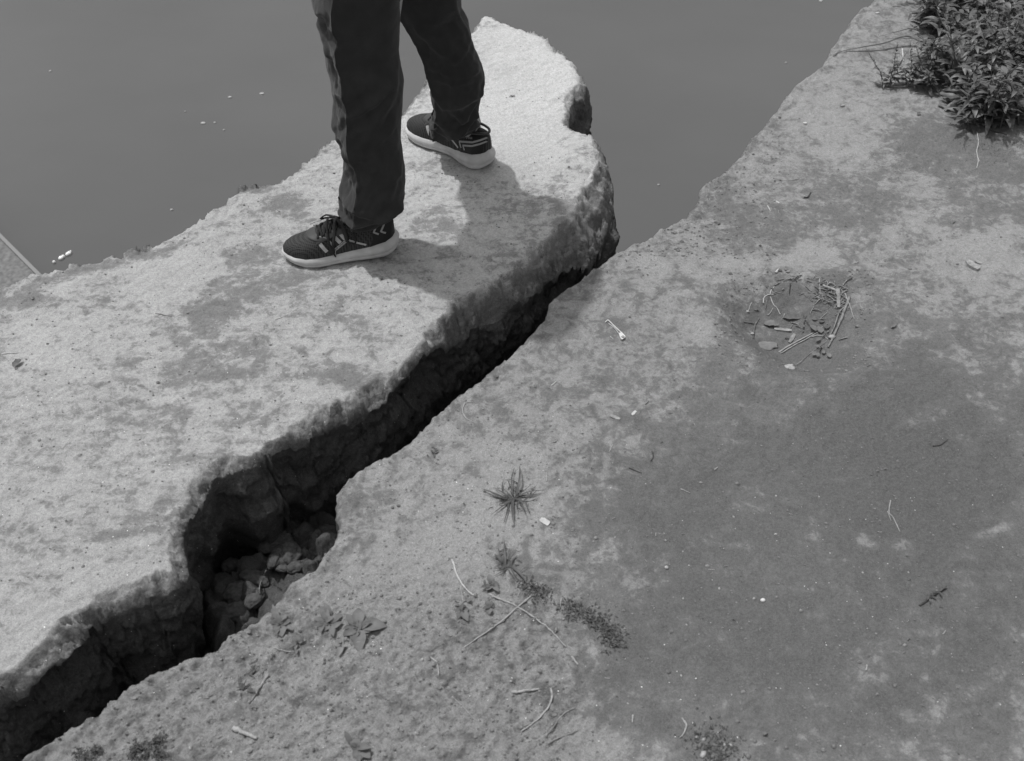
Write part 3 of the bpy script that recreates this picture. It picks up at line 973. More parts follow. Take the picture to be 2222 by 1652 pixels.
    for sd in (1, -1):
        V2 = []; F2 = []
        nxh, nzh = 10, 8
        for i in range(nxh + 1):
            for k in range(nzh + 1):
                x = 0.003 + (0.068 - 0.012 * math.sin(k / nzh * 3.1)) * i / nxh
                zt = fit(ST, x) - 0.003; H_ = fit(UH, x)
                V2.append(side(x, zt + (H_ - 0.008 - zt) * k / nzh, sd, 0.0010))
        for i in range(nxh):
            for k in range(nzh):
                F2.append((i * (nzh + 1) + k, (i + 1) * (nzh + 1) + k, (i + 1) * (nzh + 1) + k + 1, i * (nzh + 1) + k + 1))
        hp.append((V2, F2))
    kids.append(put("heel_counter", *join(hp), black_m, shoe))
    near = look['near']
    # pale stripes on both flanks
    for sd in (1, -1):
        st = []
        st.append(ribbon("s", [(0.190, 0.066), (0.176, 0.044)], 0.009, stripe_m, sd))
        st.append(ribbon("s", [(0.158, 0.087), (0.140, 0.062)], 0.009, stripe_m, sd))
        st.append(ribbon("s", [(0.144, 0.094), (0.128, 0.069)], 0.008, stripe_m, sd))
        st.append(ribbon("s", [(0.168, 0.070), (0.160, 0.058)], 0.008, stripe_m, sd))
        st.append(ribbon("s", [(0.124, 0.068), (0.100, 0.056), (0.078, 0.047)], 0.005, stripe_m, sd))
        st.append(ribbon("s", [(0.160, 0.027), (0.157, 0.044)], 0.006, stripe_m, sd))
        kids.append(put("side_stripes", *join(st), stripe_m, shoe))
    # name strip
    if look['kind'] == 'front':
        kids.append(put("name_strip", *ribbon("n", [(0.158, 0.045), (0.124, 0.066)], 0.0075, stripe_m, near, 0.002), stripe_m, shoe))
        kids.append(put("lettering", *text_on("AIR FEMINA", 0.157, 0.0425, 0.125, 0.0625, 0.0085, near, black_m), black_m, shoe))
        ch = []
        for cx in (0.052, 0.034):
            ch.append(ribbon("c", [(cx - 0.008, 0.094), (cx + 0.004, 0.077), (cx - 0.008, 0.071)], 0.0042, silver_m, near, 0.0022))
        kids.append(put("chevrons", *join(ch), silver_m, shoe))
    else:
        kids.append(put("lettering", *text_on("AIR FEMINA", 0.068, 0.0775, 0.034, 0.0855, 0.0075, near, stripe_m), stripe_m, shoe))
        ch = []
        ch.append(ribbon("c", [(0.002, 0.094), (0.03, 0.080), (0.074, 0.066), (0.066, 0.052)], 0.0045, silver_m, near, 0.0022))
        ch.append(ribbon("c", [(0.002, 0.084), (0.03, 0.071), (0.060, 0.061), (0.054, 0.050)], 0.0045, silver_m, near, 0.0022))
        kids.append(put("chevrons", *join(ch), silver_m, shoe))
    # collar rim
    cp = []
    for k in range(33):
        a = 2 * math.pi * k / 32
        x = 0.060 + 0.058 * math.cos(a); y = 0.026 * math.sin(a)
        cp.append((x, y, fit(UH, x) - 0.004 + 0.004 * abs(math.cos(a))))
    kids.append(put("collar", *tube(cp, 0.0035, 6), leather_m, shoe))
    # laces
    lc = []
    for i in range(5):
        x = 0.193 - i * 0.0155
        for s_ in (1, -1):
            a = arch(x, mid + 0.55 * s_, 0.004); b = arch(x - 0.012, mid - 0.55 * s_, 0.004); c = arch(x - 0.006, mid, 0.009)
            lc.append(tube([tuple(v) for v in bez([a, c, b], 6)], 0.0034, 6, 0.55))
    kn = Vector(arch(0.135, mid, 0.012))
    if look['kind'] == 'front':
        o_ = near
        def kp(dx, dy, dz): return (kn.x + dx, kn.y + dy * o_, kn.z + dz)
        def sp(x, z, l=0.006): return side(x, z, near, l)
        lc.append(tube([tuple(v) for v in bez([kp(0, 0, 0), kp(0.012, 0.008, 0.010), kp(0.030, -0.010, 0.004), kp(0.045, -0.020, -0.012), kp(0.030, -0.012, -0.006), kp(0.006, 0, 0)], 8)], 0.0036, 6, 0.5))
        lc.append(tube([tuple(v) for v in bez([kp(0, 0, 0), kp(0.010, 0.016, 0.006), sp(0.150, 0.088), sp(0.158, 0.064), sp(0.160, 0.040), sp(0.157, 0.030)], 8)], 0.0040, 6, 0.5))
        lc.append(tube([tuple(v) for v in bez([kp(0, 0, 0), kp(0.006, 0.012, 0.008), sp(0.128, 0.094), sp(0.123, 0.068), sp(0.121, 0.062)], 8)], 0.0055, 6, 0.4))
        lc.append(tube([tuple(v) for v in bez([sp(0.121, 0.062), sp(0.106, 0.056), sp(0.102, 0.068), sp(0.110, 0.088), kp(-0.01, 0.01, 0.0)], 8)], 0.0022, 6))
        lc.append(tube([tuple(v) for v in bez([kp(0, 0, 0), kp(0.014, 0.004, 0.008), kp(0.030, 0.010, 0.0), sp(0.168, 0.070), sp(0.160, 0.050)], 8)], 0.0032, 6, 0.5))
    else:
        lc.append(tube([tuple(v) for v in bez([(kn.x, kn.y, kn.z), (kn.x + .03, kn.y + 0.03 * near, kn.z - .012), side(0.172, 0.050, near, 0.008), side(0.158, 0.042, near, 0.006), side(0.150, 0.060, near, 0.006), (kn.x, kn.y, kn.z)], 8)], 0.0028, 6))
    kids.append(put("laces", *join(lc), lace_m, shoe))
    for k in kids:
        k.parent = shoe
        k.matrix_parent_inverse = Matrix.Identity(4)
        k.matrix_basis = Matrix.Identity(4)
    return shoe, M

fh, ft = Vector(at(862, 536)), Vector(at(617, 566))
bh, bt = Vector(at(1062, 368)), Vector(at(896, 281))
front_shoe, MF = sneaker(fh, ft, 1, {'kind': 'front', 'near': 1}, "black knit sneaker of the near foot, pale chevrons at its heel")
back_shoe, MB = sneaker(bh, bt, -1, {'kind': 'back', 'near': -1}, "black knit sneaker of the far foot, double grey stripe round its heel")

# ------------------------------------------------------------------ trousers
def trouser_mat():
    m, nt, b = new_mat("charcoal_twill")
    tc = nt.nodes.new("ShaderNodeTexCoord")
    n = nt.nodes.new("ShaderNodeTexNoise"); n.inputs['Scale'].default_value = 30; n.inputs['Detail'].default_value = 4
    mp = nt.nodes.new("ShaderNodeMapping"); mp.inputs['Scale'].default_value = (900, 900, 260)
    n2 = nt.nodes.new("ShaderNodeTexNoise"); n2.inputs['Scale'].default_value = 1; n2.inputs['Detail'].default_value = 2
    nt.links.new(tc.outputs['Object'], n.inputs['Vector']); nt.links.new(tc.outputs['Object'], mp.inputs[0]); nt.links.new(mp.outputs[0], n2.inputs['Vector'])
    mr = nt.nodes.new("ShaderNodeMapRange"); mr.inputs[1].default_value = .3; mr.inputs[2].default_value = .7; mr.inputs[3].default_value = .030; mr.inputs[4].default_value = .040
    nt.links.new(n.outputs[0], mr.inputs[0]); nt.links.new(mr.outputs[0], b.inputs['Base Color'])
    bp = nt.nodes.new("ShaderNodeBump"); bp.inputs['Strength'].default_value = 0.35; bp.inputs['Distance'].default_value = 0.0006
    nt.links.new(n2.outputs[0], bp.inputs['Height']); nt.links.new(bp.outputs[0], b.inputs['Normal'])
    b.inputs['Roughness'].default_value = 0.85; b.inputs['Specular IOR Level'].default_value = 0.2
    b.inputs['Sheen Weight'].default_value = 0.12; b.inputs['Sheen Roughness'].default_value = 0.4
    return m
twill = trouser_mat()

# silhouettes (row: left, right) in picture units
FL = [(0,672),(27,676),(46,690),(54,690),(68,684.5),(99,690),(126,701),(167,706),(198,712),(232,717),(250,716),(282,717),(312,727),(339,741),(360,743),(384,742),(405,738),(422,734),(432,734),(441,737),(449,741),(460,736),(466,733),(472,731.5),(508,731)]
FR = [(0,873),(53,868.5),(110,864),(150,869),(190,875),(228,873),(270,871),(312,869),(365,876),(403,878.5),(430,875),(444,871),(453,866),(464,856),(472,850),(476,847),(508,845)]
BL = [(0,850),(20,860),(36,871),(78,893),(118,912),(160,925.5),(179,932),(205,932.5),(243,944),(254,940),(263,934),(278,929),(306,940),(330,950)]
BR = [(0,1000.5),(27,1002),(53,1017),(91,1024.5),(114,1032),(141,1043.5),(164,1049),(190,1048.5),(228,1040),(259,1039),(274,1044.5),(284,1041),(290,1040),(330,1032)]

HIP = Vector((-0.25, 2.10, 0.86))
def section(n, crease_deg, crease_sharp, creasew=0.0):
    """unit cross-section with a pressed crease"""
    a = np.linspace(0, 2 * math.pi, n, endpoint=False)
    return a
def leg(FLp, FRp, row0, row1, ya, yb, crease, hem_tilt, nseg=112, fold_fn=None, ratio=0.92, step=2.5):
    """rows row0(top)..row1(hem)"""
    L_ = np.array(FLp); R_ = np.array(FRp)
    rows = np.arange(row0, row1 + 0.1, step)
    rings = []
    a = np.linspace(0, 2 * math.pi, nseg, endpoint=False)
    for rr in rows:
        l = np.interp(rr, L_[:, 0], L_[:, 1]); r = np.interp(rr, R_[:, 0], R_[:, 1])
        c = at_plane((l + r) / 2, rr, ya, yb)
        fdist = np.dot(c - CAM, FWD)
        hwid = (r - l) / 2 / FPX * fdist
        rings.append((c, hwid, rr))
    return a, rings

def build_trousers():
    V = []; F = []
    n = 112
    allr = []
    def make_section(ctrl, pin):
        C_ = np.array(ctrl, dtype=float); C2 = np.vstack([C_, C_[:1]])
        sg = np.hypot(*(C2[1:] - C2[:-1]).T); ss = np.concatenate([[0], np.cumsum(sg)])
        t = np.linspace(0, ss[-1], n, endpoint=False)
        k0 = int(round(ss[pin] / ss[-1] * n)) % n
        t = t + (ss[pin] - t[k0])
        X_ = np.interp(t % ss[-1], ss, C2[:, 0]); Y_ = np.interp(t % ss[-1], ss, C2[:, 1])
        for _ in range(14):
            px, py = X_[k0], Y_[k0]
            X_ = (np.roll(X_, 1) + 2 * X_ + np.roll(X_, -1)) / 4; Y_ = (np.roll(Y_, 1) + 2 * Y_ + np.roll(Y_, -1)) / 4
            X_[k0], Y_[k0] = px, py
        X_ = X_ / np.abs(X_).max()
        X_[k0] *= 1.035; Y_[k0] *= 1.035
        r_ = np.hypot(X_, Y_)
        return X_, Y_, X_ / r_, Y_ / r_
    SECT = {'f': make_section([(1, 0), (.95, .5), (.6, .9), (0, 1), (-.6, .92), (-.95, .65), (-1.02, .30), (-.40, -1.07), (-.1, -.98), (.45, -.9), (.85, -.55)], 7),
            'b': make_section([(1, 0), (.95, .5), (.6, .9), (0, 1), (-.6, .92), (-.95, .65), (-1.02, .2), (-.80, -.84), (-.4, -.95), (.3, -.98), (.85, -.6)], 7)}
    def do(FLp, FRp, row1, ank, hipoff, creases, tilt, key):
        # line of the leg in depth: y = a + b z
        z0, y0 = ank.z, ank.y
        z1, y1 = HIP.z, HIP.y + hipoff
        b_ = (y1 - y0) / (z1 - z0); a_ = y0 - b_ * z0
        a, rings = leg(FLp, FRp, 0, row1, a_, b_, None, tilt, n)
        base = len(V)
        cnt = 0
        # continue above the picture to the hip
        c0, w0, _ = rings[0]
        top = []
        hipc = np.array([HIP.x + (-0.01 if key == 'f' else 0.02), HIP.y + hipoff, HIP.z])
        for k in range(14, 0, -1):
            t = k / 14
            c = c0 * (1 - t) + hipc * t
            top.append((c, w0 * (1 - t) + 0.118 * t, -k * 8.0))
        seq = top + rings
        for (c, hw, rr) in seq:
            s_ = c[2]
            ratio = 0.95
            # super-elliptic tube with pressed creases front and back
            sx_, sy_, ca, sa = SECT[key]
            mixr = 1.0 if rr > -10 else max(0.0, 1 + rr / 60)
            X = hw * (sx_ * mixr + ca * (1 - mixr)); Y = hw * ratio * (sy_ * mixr + sa * (1 - mixr))
            # soft folds
            zz = np.full(n, s_)
            wr = fbm(ca * 1.3 + (3 if key == 'f' else 9), sa * 1.3, zz * 9 + ca * 0.6, 3, 301, 0.5)
            wr2 = fbm(ca * 2.2, sa * 2.2 + 5, zz * 22 + sa * 1.5 - ca * 1.5, 3, 311, 0.55)
            lower = smooth(0.75, 0.15, s_)
            left = np.clip(-ca, 0, 1)
            dsp = 0.007 * wr + (0.0035 + 0.004 * lower + 0.002 * left) * wr2
            # keep silhouettes true: damp where the outline is seen
            dsp *= 0.35 + 0.65 * np.abs(sa)
            # drawn-out diagonal folds
            a = np.arctan2(sa, ca)
            for (z_c, slope, sig, am, a0, aw) in FOLDS[key]:
                dd = (zz - (z_c + slope * ((a - a0 + math.pi) % (2 * math.pi) - math.pi))) / sig
                wgt = np.exp(-(((a - a0 + math.pi) % (2 * math.pi) - math.pi) / aw) ** 2)
                dsp += am * wgt * (np.exp(-dd ** 2) - 0.7 * np.exp(-((dd + 1.9)) ** 2))
            # creases and bunches of cloth traced as ridge lines over the near side
            if rr > -20:
                pu, pv = topx(c[0] + X, c[1] + Y, np.full(n, s_))
                facing = smooth(-0.05, -0.55, sa)
                cw = 1 - (0.75 * np.exp(-((sx_ + 0.41) / 0.16) ** 2) if key == 'f' and rr < row1 - 60 else 0) * (sa < 0)
                for (line, am, w1) in RIDGES[key]:
                    lx_ = [q[0] for q in line]; ly_ = [q[1] for q in line]
                    dv = pv - np.interp(pu, lx_, ly_)
                    ins = smooth(lx_[0] - 14, lx_[0] + 4, pu) * (1 - smooth(lx_[-1] - 4, lx_[-1] + 14, pu))
                    prof = np.where(dv < 0, np.exp(-(dv / w1) ** 2), np.exp(-(dv / 5.0) ** 2)) - 0.45 * np.exp(-((dv - 15) / 11) ** 2)
                    dsp = dsp + cw * am * (0.48 if key == 'f' else 0.75) * ins * prof * facing
            nx_ = ca; ny_ = sa
            X = X + nx_ * dsp; Y = Y + ny_ * dsp
            tl = tilt * smooth(row1 - 60, row1, rr) if rr > 0 else 0
            hx, hy = TILTDIR[key]
            Z = s_ - tl * (ca * hx + sa * hy)
            for i in range(n):
                V.append((c[0] + X[i], c[1] + Y[i], Z[i] if hasattr(Z, '__len__') else Z))
            cnt += 1
        # turn the hem inwards
        last = base + (cnt - 1) * n
        c, hw, rr = seq[-1]
        for q, (sc_, up_) in enumerate([(0.97, -0.001), (0.93, 0.004), (0.90, 0.05)]):
            for i in range(n):
                v = V[last + i]
                V.append((c[0] + (v[0] - c[0]) * sc_, c[1] + (v[1] - c[1]) * sc_, v[2] + up_))
            cnt += 1
        for k in range(cnt - 1):
            for i in range(n):
                j = (i + 1) % n
                F.append((base + k * n + i, base + (k + 1) * n + i, base + (k + 1) * n + j, base + k * n + j))
        return base
    PI_ = math.pi
    global FOLDS, TILTDIR, RIDGES
    RIDGES = {
        'f': [([(712, 240), (735, 252), (756, 256), (785, 246), (815, 225), (850, 190)], .011, 20), ([(684, 66), (700, 78), (724, 66)], .009, 14),
              ([(695, 128), (718, 124), (742, 104)], .006, 16), ([(706, 186), (725, 186), (748, 166)], .008, 14), ([(714, 282), (735, 302), (765, 296), (790, 280)], .009, 14),
              ([(738, 378), (756, 392), (780, 384)], .008, 12), ([(730, 428), (750, 444), (780, 464), (830, 474), (868, 452)], .017, 16), ([(726, 318), (748, 345), (772, 352), (800, 340)], .007, 14),
              ([(790, 335), (830, 305), (870, 262)], .004, 22), ([(800, 425), (840, 402), (875, 370)], .004, 22), ([(690, 28), (706, 36), (728, 20)], .007, 12)],
        'b': [([(928, 262), (945, 285), (975, 303), (1010, 296), (1046, 272)], .013, 14), ([(938, 205), (960, 236), (1000, 232), (1042, 205)], .007, 16), ([(940, 150), (985, 172), (1046, 150)], .004, 8),
              ([(932, 168), (985, 188), (1048, 168)], .004, 8), ([(985, 20), (1010, 60), (1026, 98)], .005, 12), ([(985, 245), (1004, 268), (1040, 250)], .008, 10), ([(900, 60), (930, 100), (960, 120)], .004, 16)]}
    FOLDS = {
        # z centre, slope, width, amplitude, angle centre, angular width
        'f': [(0.44, 0.03, 0.014, 0.006, -2.2, 0.9), (0.52, -0.04, 0.016, 0.005, -2.7, 0.7), (0.36, 0.05, 0.013, 0.006, -2.6, 0.7), (0.60, 0.05, 0.016, 0.006, -2.7, 0.7),
              (0.30, -0.05, 0.012, 0.006, -2.7, 0.6), (0.24, 0.04, 0.012, 0.006, -2.8, 0.6), (0.128, 0.012, 0.010, 0.015, -1.8, 1.5), (0.40, 0.10, 0.02, 0.005, -1.0, 0.8), (0.20, 0.06, 0.018, 0.004, -1.0, 0.7)],
        'b': [(0.15, -0.05, 0.012, 0.011, -2.2, 0.8), (0.12, 0.05, 0.010, 0.010, -1.3, 0.9), (0.19, 0.08, 0.014, 0.008, -0.9, 0.9), (0.33, 0.03, 0.010, 0.003, -0.8, 0.8),
              (0.36, 0.03, 0.010, 0.003, -0.8, 0.8), (0.30, 0.02, 0.012, 0.003, -1.0, 0.9), (0.45, 0.06, 0.02, 0.004, -1.5, 0.9)]}
    TILTDIR = {'f': (0.2, -0.1), 'b': (-0.2, 0.1)}
    ankF = MF @ Vector((0.062, 0, 0.10)); ankB = MB @ Vector((0.062, 0, 0.10))
    TILTDIR['f'] = (-1.0, 0.1); TILTDIR['b'] = (-0.75, 0.6)
    do(FL, FR, 472, ankF, -0.085, -122, 0.006, 'f')
    do(BL, BR, 283, ankB, 0.10, -150, 0.012, 'b')
    # seat and waist
    base = len(V); prof = [(0.76, 0.112, 0.150, 0.0), (0.80, 0.125, 0.172, 0.0), (0.86, 0.132, 0.185, 0), (0.92, 0.128, 0.180, 0), (0.98, 0.118, 0.165, 0), (1.02, 0.112, 0.158, 0)]
    m = 64
    for z, rx, ry, ox in prof:
        for i in range(m):
            an = 2 * math.pi * i / m
            V.append((HIP.x + rx * math.cos(an) + ox, HIP.y + ry * math.sin(an), z))
    for k in range(len(prof) - 1):
        for i in range(m):
            j = (i + 1) % m
            F.append((base + k * m + i, base + k * m + j, base + (k + 1) * m + j, base + (k + 1) * m + i))
    F.append(tuple(base + i for i in range(m))[::-1])
    return V, F
TV, TF = build_trousers()
trousers = mesh_obj("trousers", TV, TF, twill)

# ------------------------------------------------------------------ the figure
def skin_body():
    skin_m = simple_mat("skin", 0.32, 0.5, 40, 0.06)
    vs = []; es = []; rad = []
    def v(p, r, parent=None):
        vs.append(tuple(p)); rad.append(r if isinstance(r, tuple) else (r, r))
        if parent is not None: es.append((parent, len(vs) - 1))
        return len(vs) - 1
    hx, hy = HIP.x, HIP.y
    pel = v((hx, hy, 0.93), (0.10, 0.13))
    s1 = v((hx - 0.01, hy, 1.05), (0.09, 0.125), pel)
    s2 = v((hx - 0.005, hy, 1.20), (0.10, 0.145), s1)
    s3 = v((hx, hy, 1.34), (0.095, 0.15), s2)
    nk = v((hx - 0.01, hy, 1.43), 0.055, s3)
    n2 = v((hx - 0.025, hy, 1.485), 0.052, nk)
    h1 = v((hx - 0.04, hy, 1.54), (0.075, 0.066), n2)
    h2 = v((hx - 0.035, hy, 1.60), (0.094, 0.074), h1)
    h3 = v((hx - 0.03, hy, 1.655), (0.080, 0.066), h2)
    nose = v((hx - 0.128, hy, 1.575), 0.012, h2)
    for s in (-1, 1):
        v((hx - 0.02, hy + s * 0.082, 1.585), (0.014, 0.008), h2)
        sh = v((hx, hy + s * 0.165, 1.375), 0.056, s3)
        el = v((hx + 0.02, hy + s * 0.225, 1.11), 0.040, sh)
        f1 = v((hx - 0.01, hy + s * 0.228, 1.00), 0.035, el)
        wr = v((hx - 0.045, hy + s * 0.225, 0.87), 0.024, f1)
        pm = v((hx - 0.06, hy + s * 0.222, 0.81), (0.034, 0.016), wr)
        for k, (dx, ln) in enumerate([(-0.028, .070), (-0.009, .078), (0.010, .073), (0.028, .060)]):
            b0 = v((hx - 0.066 + dx, hy + s * 0.220, 0.775), 0.0095, pm)
            b1 = v((hx - 0.070 + dx * 1.1, hy + s * 0.214, 0.775 - ln * 0.5), 0.0088, b0)
            v((hx - 0.068 + dx * 1.1, hy + s * 0.202, 0.775 - ln), 0.0078, b1)
        t0 = v((hx - 0.090, hy + s * 0.212, 0.825), 0.012, pm)
        t1 = v((hx - 0.112, hy + s * 0.203, 0.792), 0.0105, t0)
        v((hx - 0.120, hy + s * 0.196, 0.765), 0.009, t1)
    for M_, off in ((MF, -0.085), (MB, 0.10)):
        hp = v((hx, hy + off, 0.83), 0.080, pel)
        an = M_ @ Vector((0.062, 0, 0.095)); hpv = Vector((hx, hy + off, 0.83))
        kn = hpv.lerp(an, 0.52) + Vector((-0.012, 0, 0))
        k_ = v(kn, 0.052, hp)
        cf = v(kn.lerp(an, 0.35), 0.048, k_)
        a_ = v(an, 0.034, cf)
        ft_ = v(M_ @ Vector((0.07, 0, 0.065)), 0.026, a_)
        v(M_ @ Vector((0.20, 0, 0.048)), 0.014, ft_)
    me = bpy.data.meshes.new("person")
    me.from_pydata(vs, es, []); me.update()
    o = bpy.data.objects.new("person", me); COL.objects.link(o)
    bm = bmesh.new(); bm.from_mesh(me)
    lay = bm.verts.layers.skin.verify()
    bm.verts.ensure_lookup_table()
    for i, bv in enumerate(bm.verts):
        bv[lay].radius = rad[i]; bv[lay].use_root = (i == 0)
    bm.to_mesh(me); bm.free()
    md = o.modifiers.new("skin", 'SKIN'); md.use_smooth_shade = True
    sb = o.modifiers.new("sub", 'SUBSURF'); sb.levels = 1; sb.render_levels = 2
    dg = bpy.context.evaluated_depsgraph_get()
    me2 = bpy.data.meshes.new_from_object(o.evaluated_get(dg))
    o.modifiers.clear()
    o.data = me2
    me2.materials.clear(); me2.materials.append(skin_m)
    me2.polygons.foreach_set("use_smooth", np.ones(len(me2.polygons), dtype=bool))
    return o
person = skin_body()
def lean(o):
    me = o.data; n_ = len(me.vertices); co = np.empty(n_ * 3, dtype=np.float32); me.vertices.foreach_get("co", co); co = co.reshape(-1, 3)
    k = np.clip(co[:, 2] - 0.95, 0, None)
    co[:, 0] -= 0.16 * k; co[:, 1] += 0.05 * k
    me.vertices.foreach_set("co", co.ravel()); me.update()
lean(person)
tag(person, "person in dark trousers and black sneakers standing on the pale split slab", "person")

def loft(rings, m=48):
    V = []; F = []
    for (cx, cy, z, rx, ry) in rings:
        for i in range(m):
            an = 2 * math.pi * i / m
            V.append((cx + rx * math.cos(an), cy + ry * math.sin(an), z))
    for k in range(len(rings) - 1):
        for i in range(m):
            j = (i + 1) % m
            F.append((k * m + i, k * m + j, (k + 1) * m + j, (k + 1) * m + i))
    return V, F
hx, hy = HIP.x, HIP.y
shirt_parts = [loft([(hx, hy, 0.88, .150, .200), (hx, hy, 0.95, .142, .192), (hx, hy, 1.05, .132, .178), (hx, hy, 1.15, .136, .186), (hx, hy, 1.27, .142, .200),
                     (hx, hy, 1.35, .125, .205), (hx, hy, 1.40, .095, .165), (hx, hy, 1.44, .070, .095), (hx - .008, hy, 1.46, .064, .066)])]
for s in (-1, 1):
    pts = [Vector((hx, hy + s * 0.15, 1.385)), Vector((hx + .004, hy + s * 0.19, 1.33)), Vector((hx + .012, hy + s * 0.212, 1.22)), Vector((hx + .018, hy + s * 0.226, 1.13))]
    shirt_parts.append(tube([tuple(p) for p in bez(pts, 6)], [0.066] * 7 + [0.062] * 12, 20))
shirt_m = simple_mat("grey_shirt", 0.25, 0.85, 30, 0.08)
shirt = mesh_obj("shirt", *join(shirt_parts), shirt_m)
hair_parts = [loft([(hx - .02, hy, 1.56, .088, .082), (hx - .018, hy, 1.61, .104, .088), (hx - .022, hy, 1.66, .104, .084), (hx - .025, hy, 1.70, .080, .064), (hx - .028, hy, 1.722, .034, .026), (hx - .028, hy, 1.725, .001, .001)])]
hv, hf = hair_parts[0]
hv = [(x + (0.03 if (z < 1.63 and x < hx - .06) else 0) + 0.0, y, z) for x, y, z in hv]
hair = mesh_obj("hair", hv, hf, simple_mat("dark_hair", 0.02, 0.6, 200, .3, .5))
lean(shirt); lean(hair)
for o in (front_shoe, back_shoe, trousers, shirt, hair):
    mw = o.matrix_basis.copy()
    o.parent = person
    o.matrix_parent_inverse = Matrix.Identity(4)
    o.matrix_basis = mw

# ------------------------------------------------------------------ small things: helpers
rnd = random.Random(12)
def c6(X, Y): return ((1850 + X / 4.406) / 1.1926, (650 + Y / 4.406) / 1.1926)
def c7(X, Y): return ((1100 + X / 3.147) / 1.1926, (1150 + Y / 3.147) / 1.1926)
def c8(X, Y): return ((600 + X / 3.174) / 1.1926, (1500 + Y / 3.174) / 1.1926)
def c5(X, Y): return ((1150 + X / 3.703) / 1.1926, (1700 + Y / 3.703) / 1.1926)
def c4(X, Y): return ((1700 + X / 3.703) / 1.1926, (1650 + Y / 3.703) / 1.1926)
def c3(X, Y): return ((2150 + X / 4.406) / 1.1926, (0 + Y / 4.406) / 1.1926)
def cz5(X, Y): return ((1450 + X / 1.836) / 1.1926, (0 + Y / 1.836) / 1.1926)
def cm(X, Y): return ((1000 + X / 3.147) / 1.1926, (600 + Y / 3.147) / 1.1926)
def cs(X, Y): return ((200 + X / 3.147) / 1.1926, (750 + Y / 3.147) / 1.1926)
def cr_(X, Y): return ((1600 + X / 1.899) / 1.1926, (1100 + Y / 1.899) / 1.1926)

straw_m = simple_mat("dry_straw", 0.31, 0.7, 150, 0.2, 0.4)
pale_m = simple_mat("bleached_straw", 0.48, 0.6, 150, 0.12, 0.3)
twig_m = simple_mat("grey_twig", 0.22, 0.8, 150, 0.35, 0.6)
dark_twig_m = simple_mat("dark_twig", 0.06, 0.85, 150, 0.35, 0.6)
bark_m = simple_mat("bark_chip", 0.28, 0.85, 120, 0.35, 0.8)
leaf_m = simple_mat("weed_leaf", 0.092, 0.45, 60, 0.45, 0.2, spec=0.4)
leaf2_m = simple_mat("pale_leaf", 0.15, 0.5, 60, 0.25, 0.2)
leaf3_m = simple_mat("dusty_leaf", 0.12, 0.75, 60, 0.35, 0.3)
grass_m = simple_mat("grass_blade", 0.07, 0.55, 60, 0.4, 0.2)
stem_m = simple_mat("green_stem", 0.10, 0.6, 60, 0.3)
spike_m = simple_mat("seed_spike", 0.11, 0.85, 400, 0.5, 0.8)
moss_m = simple_mat("dark_moss", 0.085, 0.95, 200, 0.5, 1.0)
stone_m = simple_mat("pale_stone", 0.36, 0.6, 150, 0.15)
crumb_m = simple_mat("soil_crumb", 0.17, 0.95, 90, 0.5, 0.6)

def place(name, V, F, mat, label, cat, group=None, sm=True, parent=None):
    """object whose origin sits at the middle of its footprint"""
    V = [Vector(v) for v in V]
    lo = Vector((min(v.x for v in V), min(v.y for v in V), min(v.z for v in V)))
    hi = Vector((max(v.x for v in V), max(v.y for v in V), max(v.z for v in V)))
    c = (lo + hi) / 2; c.z = lo.z
    o = mesh_obj(name, [tuple(v - c) for v in V], F, mat, smooth_sh=sm)
    o.location = c
    if label: tag(o, label, cat, group)
    return o

def lay_path(pts, r, step=0.006, lift=0.0, arch_=0.0):
    """points (picture units) draped on the surface"""
    W = [gp(u, v) for u, v in pts]
    W = bez([(w.x, w.y, 0) for w in W], 10)
    out = []
    n = len(W)
    zz = [ground_z(w.x, w.y) for w in W]
    k = max(2, n // 6)
    for i, w in enumerate(W):
        a = zz[max(0, i - k):i + k + 1]
        z = max(sum(a) / len(a), zz[i]) + r * 0.8 + lift + arch_ * math.sin(math.pi * i / (n - 1))
        out.append((w.x, w.y, z))
    return out

def stick(name, pts, r, mat, label, cat="stick", group=None, flat=0.8, taper=0.6, arch_=0.0, n=6):
    P = lay_path(pts, r * flat, arch_=arch_)
    L = len(P); r *= 0.85
    s0 = rnd.uniform(0, 50)
    def nz(a): return float(fbm(np.array([a]), np.array([s0]), np.array([0.5]), 3, 7)[0])
    P = [(x + r * .6 * nz(i * .25), y + r * .6 * nz(i * .25 + 90), z) for i, (x, y, z) in enumerate(P)]
    rad = [r * (1 - (1 - taper) * (i / (L - 1))) * (1 + 0.5 * nz(i * .8 + 30)) * (1.25 if i % 9 == 4 else 1) for i in range(L)]
    V, F = tube(P, rad, n, flat)
    return place(name, V, F, mat, label, cat, group)

